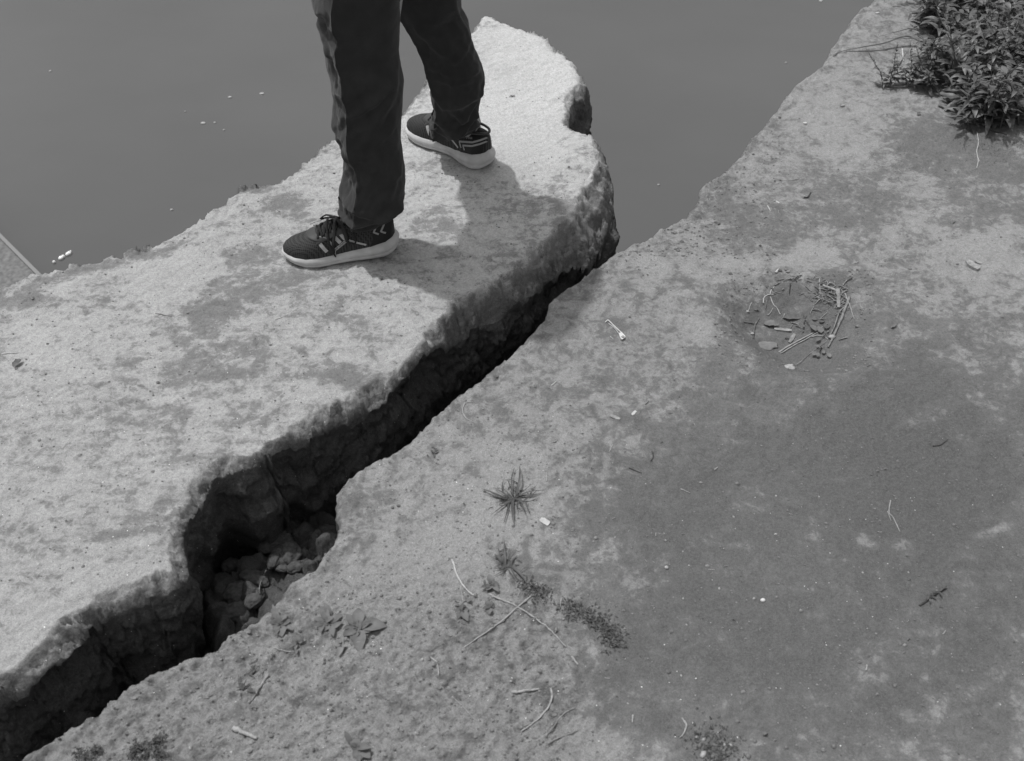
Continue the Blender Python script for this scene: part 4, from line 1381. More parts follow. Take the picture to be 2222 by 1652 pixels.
def leaf_mesh(base, d, length, width, up=0.3, droop=0.5, fold=0.25, roll=0.0, nseg=5, kind='lance'):
    """one leaf with a folded midrib"""
    base = Vector(base); d = Vector(d).normalized()
    side_ = d.cross(Vector((0, 0, 1)))
    if side_.length < 1e-3: side_ = Vector((1, 0, 0))
    side_.normalize(); nrm = side_.cross(d).normalized()
    side_ = (side_ * math.cos(roll) + nrm * math.sin(roll)).normalized()
    nrm = side_.cross(d).normalized()
    V = []; F = []
    curv = rnd.uniform(-.35, .35) if kind == 'blade' else rnd.uniform(-.08, .08)
    for i in range(nseg + 1):
        t = i / nseg
        if kind == 'lance': w = math.sin(math.pi * min(1, (t * 0.93 + 0.04)) ** 0.75) ** 0.9
        elif kind == 'round': w = math.sqrt(max(0, 1 - (2 * max(0, (t - 0.30)) / 0.70 - 1) ** 2)) if t > 0.3 else 0.10
        else: w = (1 - t) ** 0.6 * min(1, 0.6 + t * 2)
        w *= width / 2
        c = base + d * (length * t) + side_ * (curv * length * t * t) + nrm * (up * length * t - droop * length * t * t)
        V += [tuple(c - side_ * w + nrm * (fold * w)), tuple(c), tuple(c + side_ * w + nrm * (fold * w))]
    for i in range(nseg):
        a = i * 3
        F += [(a, a + 1, a + 4, a + 3), (a + 1, a + 2, a + 5, a + 4)]
    return V, F

def blob(c, rx, ry, rz, seed=0, sub=2, amp=0.25, ang=0.0, crag=0.0):
    bm = bmesh.new(); bmesh.ops.create_icosphere(bm, subdivisions=sub, radius=1)
    V = np.array([v.co[:] for v in bm.verts]); F = [tuple(v.index for v in f.verts) for f in bm.faces]; bm.free()
    n_ = fbm(V[:, 0] * 1.4 + seed, V[:, 1] * 1.4, V[:, 2] * 1.4, 3, seed % 97 + 5, 0.6)
    V = V * (1 + amp * 1.6 * n_)[:, None]
    if crag:
        V = V * (1 + crag * (0.4 - 2 * np.abs(fbm(V[:, 0] * 2.6 + seed, V[:, 1] * 2.6, V[:, 2] * 2.6, 4, 11, 0.65))))[:, None]
    V = V * np.array([rx, ry, rz])
    ca, sa = math.cos(ang), math.sin(ang)
    X = V[:, 0] * ca - V[:, 1] * sa; Y = V[:, 0] * sa + V[:, 1] * ca
    return [(c[0] + a, c[1] + b, c[2] + z) for a, b, z in zip(X, Y, V[:, 2])], F

def chip(name, u, v, l, w, t, ang, mat, label, cat="wood chip", group=None, ragged=0.25, tilt=0.0):
    """thin ragged flake lying on the surface"""
    p = gp(u, v); n = 9
    ca, sa = math.cos(ang), math.sin(ang)
    top = []; bot = []
    for i in range(n):
        s_ = i / (n - 1) * 2 - 1
        ww = w / 2 * (1 - 0.35 * abs(s_) ** 3)
        for sg in (1, -1):
            jx = s_ * l / 2 + rnd.uniform(-.5, .5) * ragged * w * 0.4; jy = sg * ww * (1 + rnd.uniform(-ragged, ragged) * 0.5)
            X = p.x + jx * ca - jy * sa; Y = p.y + jx * sa + jy * ca
            zb = p.z + 0.0005 + tilt * (s_ + 1) * l / 2
            top.append((X, Y, zb + t + rnd.uniform(0, t * 0.3))); bot.append((X, Y, zb - 0.001))
    V = top + bot; o_ = 2 * n; F = []
    for i in range(n - 1):
        a = 2 * i
        F += [(a, a + 1, a + 3, a + 2), (o_ + a + 2, o_ + a + 3, o_ + a + 1, o_ + a), (a + 2, a, o_ + a, o_ + a + 2)[::-1], (a + 1, a + 3, o_ + a + 3, o_ + a + 1)[::-1]]
    F += [(0, 1, o_ + 1, o_), (2 * n - 1, 2 * n - 2, o_ + 2 * n - 2, o_ + 2 * n - 1)]
    return place(name, V, F, mat, label, cat, group, sm=False)

# ------------------------------------------------------------------ leaf litter in the hollow
stick("twig", [c6(1530, 540), c6(1440, 780), c6(1370, 950), c6(1285, 1110)], 0.0042, twig_m, "thick grey twig running down the right side of the litter hollow", "twig")
stick("twig", [c6(1500, 640), c6(1400, 760), c6(1350, 900), c6(1300, 990)], 0.0024, twig_m, "thin twig lying along the thick one in the litter hollow", "twig", arch_=0.004)
stick("stalk", [c6(1400, 450), c6(1402, 570), c6(1400, 700)], 0.0062, bark_m, "short fat stalk standing out upright-on in the litter at the hollow's upper right", "stalk", flat=0.5, taper=0.9)
stick("stalk", [c6(1225, 412), c6(1310, 445), c6(1392, 482)], 0.0042, bark_m, "short slanting stalk across the top of the litter pile", "stalk", flat=0.7, taper=0.9)
stick("straw", [c6(1190, 320), c6(1186, 450), c6(1180, 570)], 0.0018, straw_m, "pale straw pointing straight up-picture beside the litter pile", "straw")
stick("straw", [c6(1478, 488), c6(1530, 640), c6(1590, 790)], 0.0018, straw_m, "straight pale straw leaning outside the hollow's right rim", "straw", arch_=0.003)
stick("straw", [c6(730, 1150), c6(980, 1010), c6(1225, 880)], 0.0026, straw_m, "upper of two parallel straws at the bottom of the hollow", "straw", flat=0.7)
stick("straw", [c6(745, 1162), c6(990, 1035), c6(1225, 905)], 0.0022, straw_m, "lower of two parallel straws at the bottom of the hollow", "straw", flat=0.7)
stick("tendril", [c6(760, 1282), c6(900, 1278), c6(1050, 1200), c6(1180, 1100), c6(1290, 1010)], 0.0012, twig_m, "thin curved tendril following the hollow's lower rim", "tendril")
chip("wood_chip", *c6(775, 902), 0.040, 0.008, 0.002, math.radians(-8), bark_m, "flat stick chip next to the dead leaf in the hollow")
chip("wood_chip", *c6(878, 1000), 0.034, 0.009, 0.002, math.radians(58), twig_m, "dark split chip standing left of the two parallel straws")
for nm, pts, lab in [("rootlet", [(540, 640), (550, 590), (610, 565), (655, 572)], "pale hooked rootlet in the hollow's upper left"),
                     ("rootlet", [(612, 560), (625, 520), (662, 470)], "pale rootlet pointing up-right from the hooked one"),
                     ("rootlet", [(618, 592), (660, 650), (700, 700), (742, 742)], "white peeled rootlet slanting down-right in the hollow"),
                     ("rootlet", [(378, 700), (398, 640), (420, 595)], "short rootlet on the hollow's left rim"),
                     ("rootlet", [(598, 745), (630, 725), (655, 682)], "stubby rootlet between the left rim and the dead leaf")]:
    stick(nm, [c6(*p) for p in pts], 0.0016, pale_m if "white" in lab or "pale" in lab else straw_m, lab, "rootlet")
stick("leaf_strip", [c6(438, 995), c6(445, 900), c6(462, 830), c6(505, 768)], 0.0034, leaf3_m, "curled dark leaf strip hanging down the hollow's left side", "leaf strip", flat=0.3)
stick("leaf_strip", [c6(325, 805), c6(390, 815), c6(450, 828)], 0.0030, leaf3_m, "flat dark leaf strip crossing the hollow's left rim", "leaf strip", flat=0.3)
stick("rootlet", [c6(1135, 585), c6(1220, 635), c6(1345, 636)], 0.0015, twig_m, "bent rootlet under the litter pile", "rootlet")
stick("rootlet", [c6(1100, 985), c6(1170, 968), c6(1250, 985), c6(1290, 1010)], 0.0018, straw_m, "forked pale rootlet just right of the parallel straws", "rootlet")
def dead_leaf(u, v, l, w, ang, mat, label, kind='lance', cat="dead leaf", group=None, up=0.15, droop=0.1):
    p = gp(u, v, 0.004); d = Vector((math.cos(ang), math.sin(ang), 0))
    V, F = leaf_mesh(p - d * l / 2, d, l, w, up, droop, fold=0.35, nseg=8, kind=kind)
    V = [(x, y, z + 0.0012 * math.sin(x * 900) + 0.0012 * math.cos(y * 700)) for x, y, z in V]
    return place("dead_leaf", V, F, mat, label, cat, group)
dead_leaf(*c6(640, 852), 0.036, 0.020, math.radians(-12), leaf2_m, "pale oval dead leaf in the left half of the hollow")
dead_leaf(*c6(880, 776), 0.044, 0.015, math.radians(-2), leaf3_m, "long crumpled dead leaf across the middle of the hollow")
dead_leaf(*c6(1280, 570), 0.040, 0.016, math.radians(50), leaf2_m, "dry folded leaf inside the litter pile")
dead_leaf(*c6(455, 680), 0.020, 0.008, math.radians(-8), leaf3_m, "small curled leaf by the hollow's left rim")
dead_leaf(*c6(2035, 865), 0.020, 0.008, math.radians(38), leaf2_m, "small boat-shaped leaf lying alone right of the hollow")

def seedling(center, leaves, mat, label, name="seedling", stemr=0.0010, lift=0.004):
    """leaves: list of (picture position of the leaf, length, width)"""
    c = gp(*center)
    root = empty(name, c)
    tag(root, label, "seedling")
    LV = []; SV = []
    for (u, v, l, w) in leaves:
        q = gp(u, v, lift + rnd.uniform(0, 0.006))
        d = q - c; d.z = 0
        dn = d.normalized() if d.length > 1e-4 else Vector((1, 0, 0))
        st = c + Vector((0, 0, 0.002)); en = q - dn * l * 0.35
        V, F = tube([tuple(p - c) for p in bez([st, (st + en) / 2 + Vector((0, 0, 0.004)), en], 5)], stemr, 5)
        SV.append((V, F))
        V, F = leaf_mesh(en - c, dn, l * 1.45, w * 1.0, 0.12, 0.12, 0.18, roll=rnd.uniform(-.25, .25), kind='round', nseg=9)
        LV.append((V, F))
    a = mesh_obj("stems", *join(SV), stem_m, root); b = mesh_obj("leaves", *join(LV), mat, root)
    return root
seedling(c6(1015, 800), [(*c6(975, 705), .019, .014), (*c6(1078, 875), .021, .016), (*c6(1005, 862), .007, .005), (*c6(1050, 760), .010, .006)], leaf2_m, "seedling with pale oval leaves in the middle of the hollow")
seedling(c6(1130, 790), [(*c6(1090, 660), .023, .016), (*c6(1175, 872), .021, .017)], leaf2_m, "two-leaved seedling just left of the dark rosette")
seedling(c6(1290, 775), [(*c6(1290, 670), .018, .013), (*c6(1225, 735), .020, .015), (*c6(1185, 790), .016, .012), (*c6(1240, 815), .015, .012), (*c6(1275, 850), .018, .014), (*c6(1325, 800), .020, .015), (*c6(1340, 720), .016, .012), (*c6(1220, 710), .014, .010)], leaf3_m, "dark leafy seedling rosette beside the litter pile")
seedling(c6(1205, 1120), [(*c6(1140, 1180), .012, .010), (*c6(1170, 1195), .010, .009), (*c6(1222, 1155), .010, .008), (*c6(1272, 1190), .014, .010), (*c6(1190, 1115), .008, .006)], leaf2_m, "tiny pale seedling below the hollow's lower right rim")
seedling(c6(1245, 985), [(*c6(1200, 1015), .014, .009), (*c6(1270, 950), .008, .005)], leaf2_m, "tiny seedling at the right end of the parallel straws")
for (X, Y, r, lab) in [(1330, 990, .0065, "pale oval pebble leaning on the thick twig in the hollow"), (425, 946, .0032, "tiny pale pebble in the lower left of the hollow"),
                       (372, 694, .0030, "tiny pale pebble on the hollow's left rim")]:
    p = gp(*c6(X, Y))
    place("pebble", *blob((p.x, p.y, p.z + r * .5), r * 1.3, r, r * .7, int(X)), stone_m, lab, "pebble")
p = gp(*c6(600, 1080)); 
place("mud_flake", *blob((p.x, p.y, p.z), .024, .015, .004, 31, 3, 0.3), simple_mat("mud_flake", 0.19, .95, 80, .2, .5), "flat mud flake on the lower left floor of the hollow", "mud flake")
p = gp(*c6(845, 1325))
place("mud_flake", *blob((p.x, p.y, p.z), .012, .009, .004, 37, 3, 0.35), simple_mat("mud_flake_pale", 0.36, .95, 150, .2, .5), "pale crusty flake just below the hollow", "mud flake")
# loose bits of litter: countable but indistinct
for k in range(150):
    if k < 105:
        a = rnd.gauss(1310, 110); b = rnd.gauss(540, 130)
    else:
        a = rnd.gauss(980, 260); b = rnd.gauss(360, 40) if k % 2 else rnd.gauss(760, 180)
    u, v = c6(a, b); an = rnd.uniform(0, 3.14); l = rnd.uniform(2, 13)
    du, dv = l * math.cos(an), l * math.sin(an) * 0.7
    stick("litter_bit", [(u - du, v - dv), (u, v), (u + du, v + dv)], rnd.uniform(.0006, .0022), rnd.choice([straw_m, twig_m, bark_m, dark_twig_m]),
          "small broken bit of straw in the hollow's litter", "litter", "broken straw bits in the hollow", arch_=rnd.uniform(0, .004), n=4)

# ------------------------------------------------------------------ clip on the bank
def make_clip():
    pts = [c_ for c_ in [((1540 + X / 18.36) / 1.1926, (800 + Y / 18.36) / 1.1926) for X, Y in
           [(470, 660), (560, 595), (640, 590), (1000, 960), (1240, 1200), (1400, 1370), (1400, 1430), (1260, 1530), (1200, 1460), (1110, 1230), (960, 1010), (780, 830), (640, 730)]]]
    W = [gp(*p) for p in pts]
    z = max(w.z for w in W) + 0.001
    c = sum(W, Vector()) / len(W)
    root = empty("metal_clip", (c.x, c.y, z)); tag(root, "bright narrow metal clip lying on the bank right of the crack", "clip")
    loc = [Vector((w.x - c.x, w.y - c.y, 0.001)) for w in W]
    wire = simple_mat("clip_wire", 0.75, 0.35, spec=0.6); plate = simple_mat("clip_plate", 0.62, 0.4, 300, .1)
    V, F = tube([tuple(p) for p in bez(loc[:8], 6)], 0.0009, 5); mesh_obj("wire_edge", V, F, wire, root)
    V, F = tube([tuple(p) for p in bez(loc[9:], 6)], 0.0006, 5); mesh_obj("inner_wire", V, F, wire, root)
    q = [loc[4] + Vector((0, 0, 0)), loc[5], loc[6], loc[7], loc[8], loc[9]]
    V = [tuple(v + Vector((0, 0, 0.0006))) for v in q] + [tuple(v - Vector((0, 0, 0.0008))) for v in q]
    n = len(q); F = [tuple(range(n))[::-1], tuple(range(n, 2 * n))] + [(i, (i + 1) % n, n + (i + 1) % n, n + i) for i in range(n)]
    mesh_obj("plate", V, F, plate, root, smooth_sh=False)
    e = (loc[5] + loc[6] + loc[8]) / 3
    V = []; ring = []
    for k in range(13):
        a = 2 * math.pi * k / 12; ring.append((e.x - .001 + .0028 * math.cos(a), e.y + .0026 * math.sin(a), 0.0022))
    V, F = tube(ring, 0.0007, 5); mesh_obj("eyelet", V, F, dark_twig_m, root)
make_clip()

# ------------------------------------------------------------------ grass tufts
def tuft(center, tips, label, name="grass_tuft", mat=grass_m, extra=26, spread=0.03, wmin=.003, base_lift=0.006):
    c = gp(*center)
    root = empty(name, c); tag(root, label, "grass tuft")
    P = []
    for (u, v, w, up) in tips:
        q = gp(u, v); d = q - c; l = d.length; dn = Vector((d.x, d.y, 0)).normalized()
        off = Vector((rnd.uniform(-.008, .008), rnd.uniform(-.008, .008), 0.002))
        P.append(leaf_mesh(off, dn, l, w, up, up * 0.9 - 0.02, 0.3, nseg=9, kind='blade'))
    for k in range(extra):
        an = rnd.uniform(0, 6.28); l = rnd.uniform(.3, 1.0) * spread
        off = Vector((rnd.gauss(0, spread * .35), rnd.gauss(0, spread * .35), 0.001))
        P.append(leaf_mesh(off, (math.cos(an), math.sin(an), 0), l, rnd.uniform(.0018, .004), rnd.uniform(.3, .9), rnd.uniform(.2, .7), .3, rnd.uniform(-.5, .5), nseg=5, kind='blade'))
    mesh_obj("blades", *join(P), mat, root)
    return root
T1 = [(475, 385, .006, .55), (500, 455, .003, .2), (650, 222, .004, .6), (812, 208, .006, .8), (962, 376, .004, .5), (905, 480, .005, .3), (820, 592, .005, .3), (690, 662, .007, .5),
      (528, 622, .004, .2), (592, 520, .007, .3), (605, 360, .004, .6), (640, 345, .003, .5), (890, 330, .002, .3), (570, 320, .0015, .2), (830, 640, .002, .1), (700, 660, .004, .2)]
tuft(c7(715, 450), [(*c7(a, b), w, u) for a, b, w, u in T1], "larger spiky grass tuft on the bank at the picture's lower centre", extra=46, spread=.036)
T2 = [(655, 785, .006, .5), (583, 888, .003, .3), (578, 930, .008, .5), (540, 1025, .004, .4), (552, 1088, .003, .3), (830, 1112, .008, .4), (735, 830, .003, .4), (765, 890, .005, .2), (690, 1118, .004, .3), (800, 1060, .004, .2), (722, 1120, .003, .2)]
tuft(c7(668, 985), [(*c7(a, b), w, u) for a, b, w, u in T2], "smaller broad-bladed grass tuft directly below the larger one", extra=20, spread=.03)
tuft(c8(170, 760), [(*c8(135, 690), .005, .5), (*c8(260, 700), .004, .3), (*c8(100, 800), .004, .3), (*c8(250, 790), .003, .3)], "blurry little grass tuft above the short dark stick at lower left", extra=8, spread=.02)
tuft(c8(110, 890), [(*c8(60, 870), .007, .3), (*c8(180, 920), .006, .3), (*c8(70, 920), .004, .2)], "small dark tuft left of the short dark stick at lower left", extra=14, spread=.02, mat=moss_m)

# ------------------------------------------------------------------ low broad-leaved plants near the crack
def leafy(center, leaves, label, name="broad_leaved_weed", mat=leaf3_m, kind='lance', core=8, corer=.02):
    c = gp(*center); root = empty(name, c); tag(root, label, "weed")
    P = []; S = []
    for (u, v, w, up) in leaves:
        q = gp(u, v); d = q - c; l = d.length; dn = Vector((d.x, d.y, 0)).normalized()
        P.append(leaf_mesh((dn.x * l * .15, dn.y * l * .15, .004), dn, l * .9, w, up, up, .25, nseg=8, kind='round' if kind == 'round' else 'lance'))
        S.append(tube([(0, 0, 0), (dn.x * l * .3, dn.y * l * .3, .005 + .1 * l)], .0011, 5))
    for k in range(core):
        an = rnd.uniform(0, 6.28); l = rnd.uniform(.6, 1.2) * corer
        P.append(leaf_mesh((rnd.gauss(0, .006), rnd.gauss(0, .006), .003), (math.cos(an), math.sin(an), 0), l, l * .5, rnd.uniform(.3, 1), rnd.uniform(.2, .6), .3, nseg=5))
    mesh_obj("leaves", *join(P), mat, root); mesh_obj("stems", *join(S), stem_m, root)
    return root
leafy(c8(1040, 400), [(*c8(1050, 245), .022, .5), (*c8(1265, 385), .026, .35), (*c8(925, 470), .020, .3), (*c8(990, 510), .018, .3), (*c8(1060, 590), .024, .2), (*c8(940, 320), .016, .4), (*c8(1110, 315), .014, .4), (*c8(1075, 360), .014, .3)], "largest blurred leafy weed on the bank at lower left", core=10)
leafy(c8(800, 370), [(*c8(740, 230), .016, .6), (*c8(905, 305), .014, .4), (*c8(760, 430), .014, .2), (*c8(850, 430), .012, .2), (*c8(680, 330), .012, .3)], "blurred leafy weed immediately left of the largest one", core=10)
leafy(c8(400, 380), [(*c8(345, 255), .010, .3), (*c8(440, 300), .014, .3), (*c8(340, 420), .014, .3), (*c8(420, 470), .018, .2), (*c8(480, 350), .014, .2), (*c8(360, 330), .012, .2)], "faint low weed nearest the crack edge at lower left", core=6)
leafy(c8(540, 525), [(*c8(500, 490), .008, .3), (*c8(590, 520), .010, .3), (*c8(520, 600), .006, .2), (*c8(550, 480), .008, .3), (*c8(510, 550), .008, .2)], "tiny five-leaved weed below the row of blurred weeds", core=4, corer=.012)
leafy(c8(900, 530), [(*c8(925, 520), .010, .3), (*c8(850, 560), .012, .2), (*c8(890, 640), .012, .1)], "small dusty weed sprout under the blurred leafy weeds", core=3, corer=.012, mat=leaf2_m)
leafy(c8(1890, 250), [(*c8(1840, 270), .012, .3), (*c8(1930, 350), .014, .2), (*c8(1850, 320), .010, .2), (*c8(1920, 220), .008, .3)], "small dark weed at the lower end of the bent white straw", core=6, corer=.014)
leafy(c7(545, 1150), [(*c7(515, 1080), .012, .4), (*c7(600, 1150), .010, .3), (*c7(500, 1200), .012, .3), (*c7(600, 1215), .010, .2)], "small blurred weed between the lower tuft and the long straws", core=6, corer=.014)
leafy(c7(520, 1330), [(*c7(500, 1280), .010, .3), (*c7(560, 1300), .008, .3), (*c7(520, 1390), .012, .2)], "faint weed sprout left of the crossed straws", core=4, corer=.012)
leafy(c8(1060, 1400), [(*c8(980, 1340), .018, .4), (*c8(1130, 1380), .018, .3), (*c8(1140, 1470), .016, .2), (*c8(1000, 1460), .014, .2), (*c8(1060, 1490), .010, .2)], "blurred weed at the bottom edge of the picture", core=6)
leafy(c7(70, 80), [(*c7(110, 60), .005, .4), (*c7(50, 60), .005, .4), (*c7(75, 110), .005, .2)], "tiny dark sprout above left of the larger grass tuft", core=3, corer=.008, mat=grass_m)

# ------------------------------------------------------------------ straws and twigs on the bank and slab
S_ = [("straw", [c7(525, 1222), c7(680, 1290), c7(830, 1375), c7(1000, 1500), c7(1150, 1655)], .0022, straw_m, "long arched straw crossing over the other straw", "straw"),
      ("straw", [c7(862, 1242), c7(740, 1340), c7(560, 1490), c7(420, 1590), c7(325, 1655)], .0020, straw_m, "long straight straw running under the arched one", "straw"),
      ("straw", [c7(220, 938), c7(240, 1000), c7(258, 1062), c7(300, 1140), c7(362, 1212), c7(418, 1246)], .0020, pale_m, "bright white bent straw left of the grass tufts", "straw"),
      ("stem", [c7(288, 1150), c7(308, 1290), c7(300, 1390), c7(268, 1450)], .0011, straw_m, "thin drooping stem under the bright bent straw", "stem"),
      ("straw", [c7(1110, 1262), c7(1098, 1340)], .0022, twig_m, "short straw stub at the upper end of the moss strip", "straw"),
      ("straw", [c7(1070, 1500), c7(1062, 1540)], .0022, twig_m, "short straw stub beside the arched straw's right leg", "straw"),
      ("straw", [c7(1500, 62), c7(1528, 5)], .0014, straw_m, "short thin straw above right of the larger grass tuft", "straw"),
      ("stem", [c7(988, 305), c7(994, 190)], .0012, straw_m, "thin upright stem piece above the larger grass tuft", "stem"),
      ("twig", [c7(1660, 195), c7(1700, 212), c7(1765, 236)], .0018, dark_twig_m, "short dark twig on the smooth dark ground right of the larger tuft", "twig"),
      ("twig", [c7(1850, 60), c7(1856, 105), c7(1838, 140)], .0018, dark_twig_m, "tiny curled dark twig near the start of the smooth dark ground", "twig"),
      ("stick", [c8(300, 785), c8(220, 900), c8(140, 1022)], .0032, twig_m, "short dark-sided stick lying at lower left", "stick"),
      ("stick", [c8(15, 1228), c8(110, 1270), c8(212, 1312)], .0050, straw_m, "thick pale stick near the bottom left", "stick"),
      ("rootlet", [c8(1618, 628), c8(1660, 665), c8(1690, 705), c8(1700, 792)], .0018, straw_m, "curved pale rootlet left of the long straight straw's end", "rootlet"),
      ("rootlet", [c8(345, 560), c8(400, 580), c8(510, 588)], .0014, straw_m, "pale forked rootlet below the faint low weed", "rootlet"),
      ("straw", [c5(1020, 300), c5(1030, 400), c5(975, 520), c5(860, 630), c5(738, 718)], .0024, straw_m, "J-shaped straw at the bottom centre", "straw"),
      ("stick", [c5(640, 348), c5(770, 326), c5(908, 306)], .0034, straw_m, "split pale stick just left of the J-shaped straw's top", "stick"),
      ("twig", [c5(968, 765), c5(1085, 615), c5(1170, 530), c5(1250, 492)], .0018, twig_m, "thin half-buried twig right of the J-shaped straw", "twig"),
      ("twig", [c5(990, 838), c5(1130, 765), c5(1290, 702)], .0016, twig_m, "lower thin half-buried twig near the bottom centre", "twig"),
      ("tendril", [c5(75, 385), c5(180, 480), c5(300, 610)], .0009, straw_m, "hair-thin fibre left of the J-shaped straw", "tendril"),
      ("straw", [c5(1222, 0), c5(1278, 80)], .0022, straw_m, "cut end of straw right of the split stick", "straw"),
      ("straw", [c5(1805, 560), c5(1802, 632)], .0020, straw_m, "short upright straw below the moss strip", "straw"),
      ("straw", [c4(240, 775), c4(282, 842), c4(262, 910), c4(212, 972)], .0020, straw_m, "small crescent straw at the bottom right of centre", "straw"),
      ("rootlet", [cr_(1338, 372), cr_(1330, 430), cr_(1350, 455), cr_(1384, 525)], .0014, straw_m, "branching pale rootlet on the smooth dark ground", "rootlet"),
      ("rootlet", [cr_(1322, 425), cr_(1340, 470)], .0010, straw_m, "thin side fibre by the branching pale rootlet", "rootlet"),
      ("twig", [cr_(1478, 890), cr_(1530, 856), cr_(1580, 820), cr_(1608, 802)], .0022, dark_twig_m, "dark dead sprig's main twig at the picture's right", "twig"),
      ("straw", [cr_(1595, 1030), cr_(1608, 1012)], .0014, straw_m, "tiny straw below the dark dead sprig", "straw"),
      ("straw", [cr_(443, 712), cr_(474, 712)], .0012, straw_m, "tiny level straw in the middle of the dark ground", "straw"),
      ("straw", [cr_(306, 315), cr_(352, 334)], .0012, straw_m, "short slanting straw near the top left of the dark ground", "straw"),
      ("straw", [cr_(472, 222), cr_(488, 210)], .0020, straw_m, "stubby straw piece near the top of the dark ground", "straw"),
      ("twig", [cr_(1545, 105), cr_(1580, 100), cr_(1620, 72)], .0018, dark_twig_m, "dark crooked twig on a pale flake at the right", "twig"),
      ("straw", [cr_(1218, 1208), cr_(1222, 1180)], .0020, straw_m, "short upright straw in the lower dark ground", "straw"),
      ("straw", [cm(1342, 1255), cm(1384, 1220)], .0018, pale_m, "bright short straw on the bank above the grass tufts", "straw"),
      ("straw", [cm(1822, 855), cm(1845, 872)], .0010, pale_m, "tiny white sliver left of the metal clip", "straw"),
      ("twig", [cm(2108, 1412), cm(2138, 1382)], .0012, dark_twig_m, "tiny dark twig on the pale ground right of centre", "twig"),
      ("stem", [cm(640, 1390), cm(620, 1450), cm(640, 1510), cm(705, 1552)], .0016, straw_m, "frayed curved straw close to the crack's lower edge", "stem"),
      ("stem", [cm(705, 1388), cm(650, 1392), cm(625, 1430)], .0012, straw_m, "short side straw on top of the frayed curved one", "stem"),
      ("stem", [cm(580, 1452), cm(625, 1480), cm(660, 1540)], .0010, straw_m, "inner fibre of the frayed curved straw", "stem"),
      ("needle", [(672, 487), (708, 474)], .0014, pale_m, "pale needle on the slab beside the near sneaker's laces", "needle"),
      ("straw", [cs(1612, 243), cs(1692, 215)], .0015, pale_m, "pale needle on the slab's stained middle", "straw"),
      ("straw", [cs(640, 197), cs(700, 206), cs(770, 218)], .0016, twig_m, "flat fibre on the slab's left part", "straw"),
      ("straw", [(4, 768), (40, 766)], .0016, pale_m, "pale straw at the slab's left picture edge", "straw"),
      ("straw", [cs(965, 521), cs(1000, 519)], .0014, pale_m, "tiny pale sliver on the slab's left middle", "straw"),
      ("straw", [cz5(985, 980), cz5(998, 1004)], .0018, pale_m, "bright straw sliver on the bank's upper middle", "straw"),
      ("twig", [cz5(1155, 942), cz5(1175, 940), cz5(1190, 918)], .0030, dark_twig_m, "dark curled twig on the bank's upper middle", "twig"),
      ("straw", [cz5(1095, 856), cz5(1125, 852), cz5(1142, 840)], .0012, straw_m, "thin bent straw above the bright sliver", "straw"),
      ("straw", [cz5(1022, 1302), cz5(1034, 1284)], .0034, pale_m, "stubby pale reed piece above the hollow", "straw"),
      ("rootlet", [cz5(1462, 830), cz5(1485, 830)], .0012, straw_m, "tiny pale hook above the hollow towards the bush", "rootlet"),
      ("twig", [cz5(238, 1602), cz5(250, 1610)], .0012, pale_m, "tiny white sliver beneath the metal clip", "twig"),
      ("rootlet", [cz5(1940, 590), cz5(1975, 625), cz5(1985, 680), cz5(1978, 720), cz5(1985, 765), cz5(1978, 798)], .0014, pale_m, "white root hanging down-picture from under the bush", "rootlet"),
      ("rootlet", [cz5(1980, 740), cz5(1992, 768)], .0010, pale_m, "short fork of the white root under the bush", "rootlet"),
      ("stick", [cz5(1885, 572), cz5(1940, 585), cz5(2040, 602)], .0030, straw_m, "pale stem lying along the lower edge of the bush", "stick"),
      ("stick", [cz5(2010, 605), cz5(2060, 628), cz5(2120, 642)], .0022, dark_twig_m, "dark stem lying right of the pale one under the bush", "stick"),
      ("straw", [cz5(1625, 236), cz5(1630, 295)], .0030, pale_m, "bright dry leaf sliver left of the bush", "straw"),
      ]
for nm, pts, r, m_, lab, cat in S_:
    stick(nm, pts, r, m_, lab, cat)
# side twiglets of the dead sprig
sp_ = [o for o in bpy.data.objects if o.get("label", "").startswith("dark dead sprig")][0]
P = []
for k in range(16):
    t = 0.25 + 0.7 * k / 16
    a = gp(*cr_(1478 + 130 * t, 890 - 88 * t)) - sp_.location
    an = rnd.uniform(0, 6.28)
    P.append(leaf_mesh((a.x, a.y, a.z + .003), (math.cos(an), math.sin(an), .3), rnd.uniform(.006, .014), .004, .3, .3, .3, nseg=4))
mesh_obj("side_leaves", *join(P), moss_m, sp_)

chip("wood_chip", *cz5(1957, 1268), .036, .018, .006, math.radians(-62), bark_m, "blocky bark chip on the bank at the right edge")
chip("wood_chip", *cz5(1985, 1250), .016, .010, .003, math.radians(-40), bark_m, "small flake touching the blocky bark chip")
chip("paper_scrap", *c7(975, 635), .020, .012, .0025, math.radians(-38), simple_mat("pale_scrap", .45, .7, 100, .15), "small pale curled scrap right below the larger grass tuft", "scrap")
chip("wood_chip", *cm(1860, 1515), .022, .008, .002, math.radians(-28), bark_m, "flat dull chip on the bank below the metal clip")
chip("leaf_scrap", *cm(2015, 1478), .014, .006, .001, math.radians(50), pale_m, "bright leaf scrap on the bank below the metal clip", "leaf scrap")
chip("paper_scrap", *cz5(1161, 589), .010, .008, .003, math.radians(10), pale_m, "bright square scrap near the bank's water edge", "scrap")
chip("wood_chip", *cz5(1340, 505), .014, .008, .003, math.radians(30), bark_m, "small chip between the water edge and the bush")
chip("leaf_scrap", *cz5(1032, 962), .010, .005, .001, math.radians(-50), pale_m, "pale leaf scrap above the bright straw sliver", "leaf scrap")
chip("leaf_scrap", *c3(530, 150), .012, .006, .001, math.radians(20), pale_m, "white scrap near the bank's top left corner", "leaf scrap")
dead_leaf(*c3(1000, 1310), 0.016, 0.010, math.radians(40), leaf3_m, "small round dead leaf just left of the bush's foot")
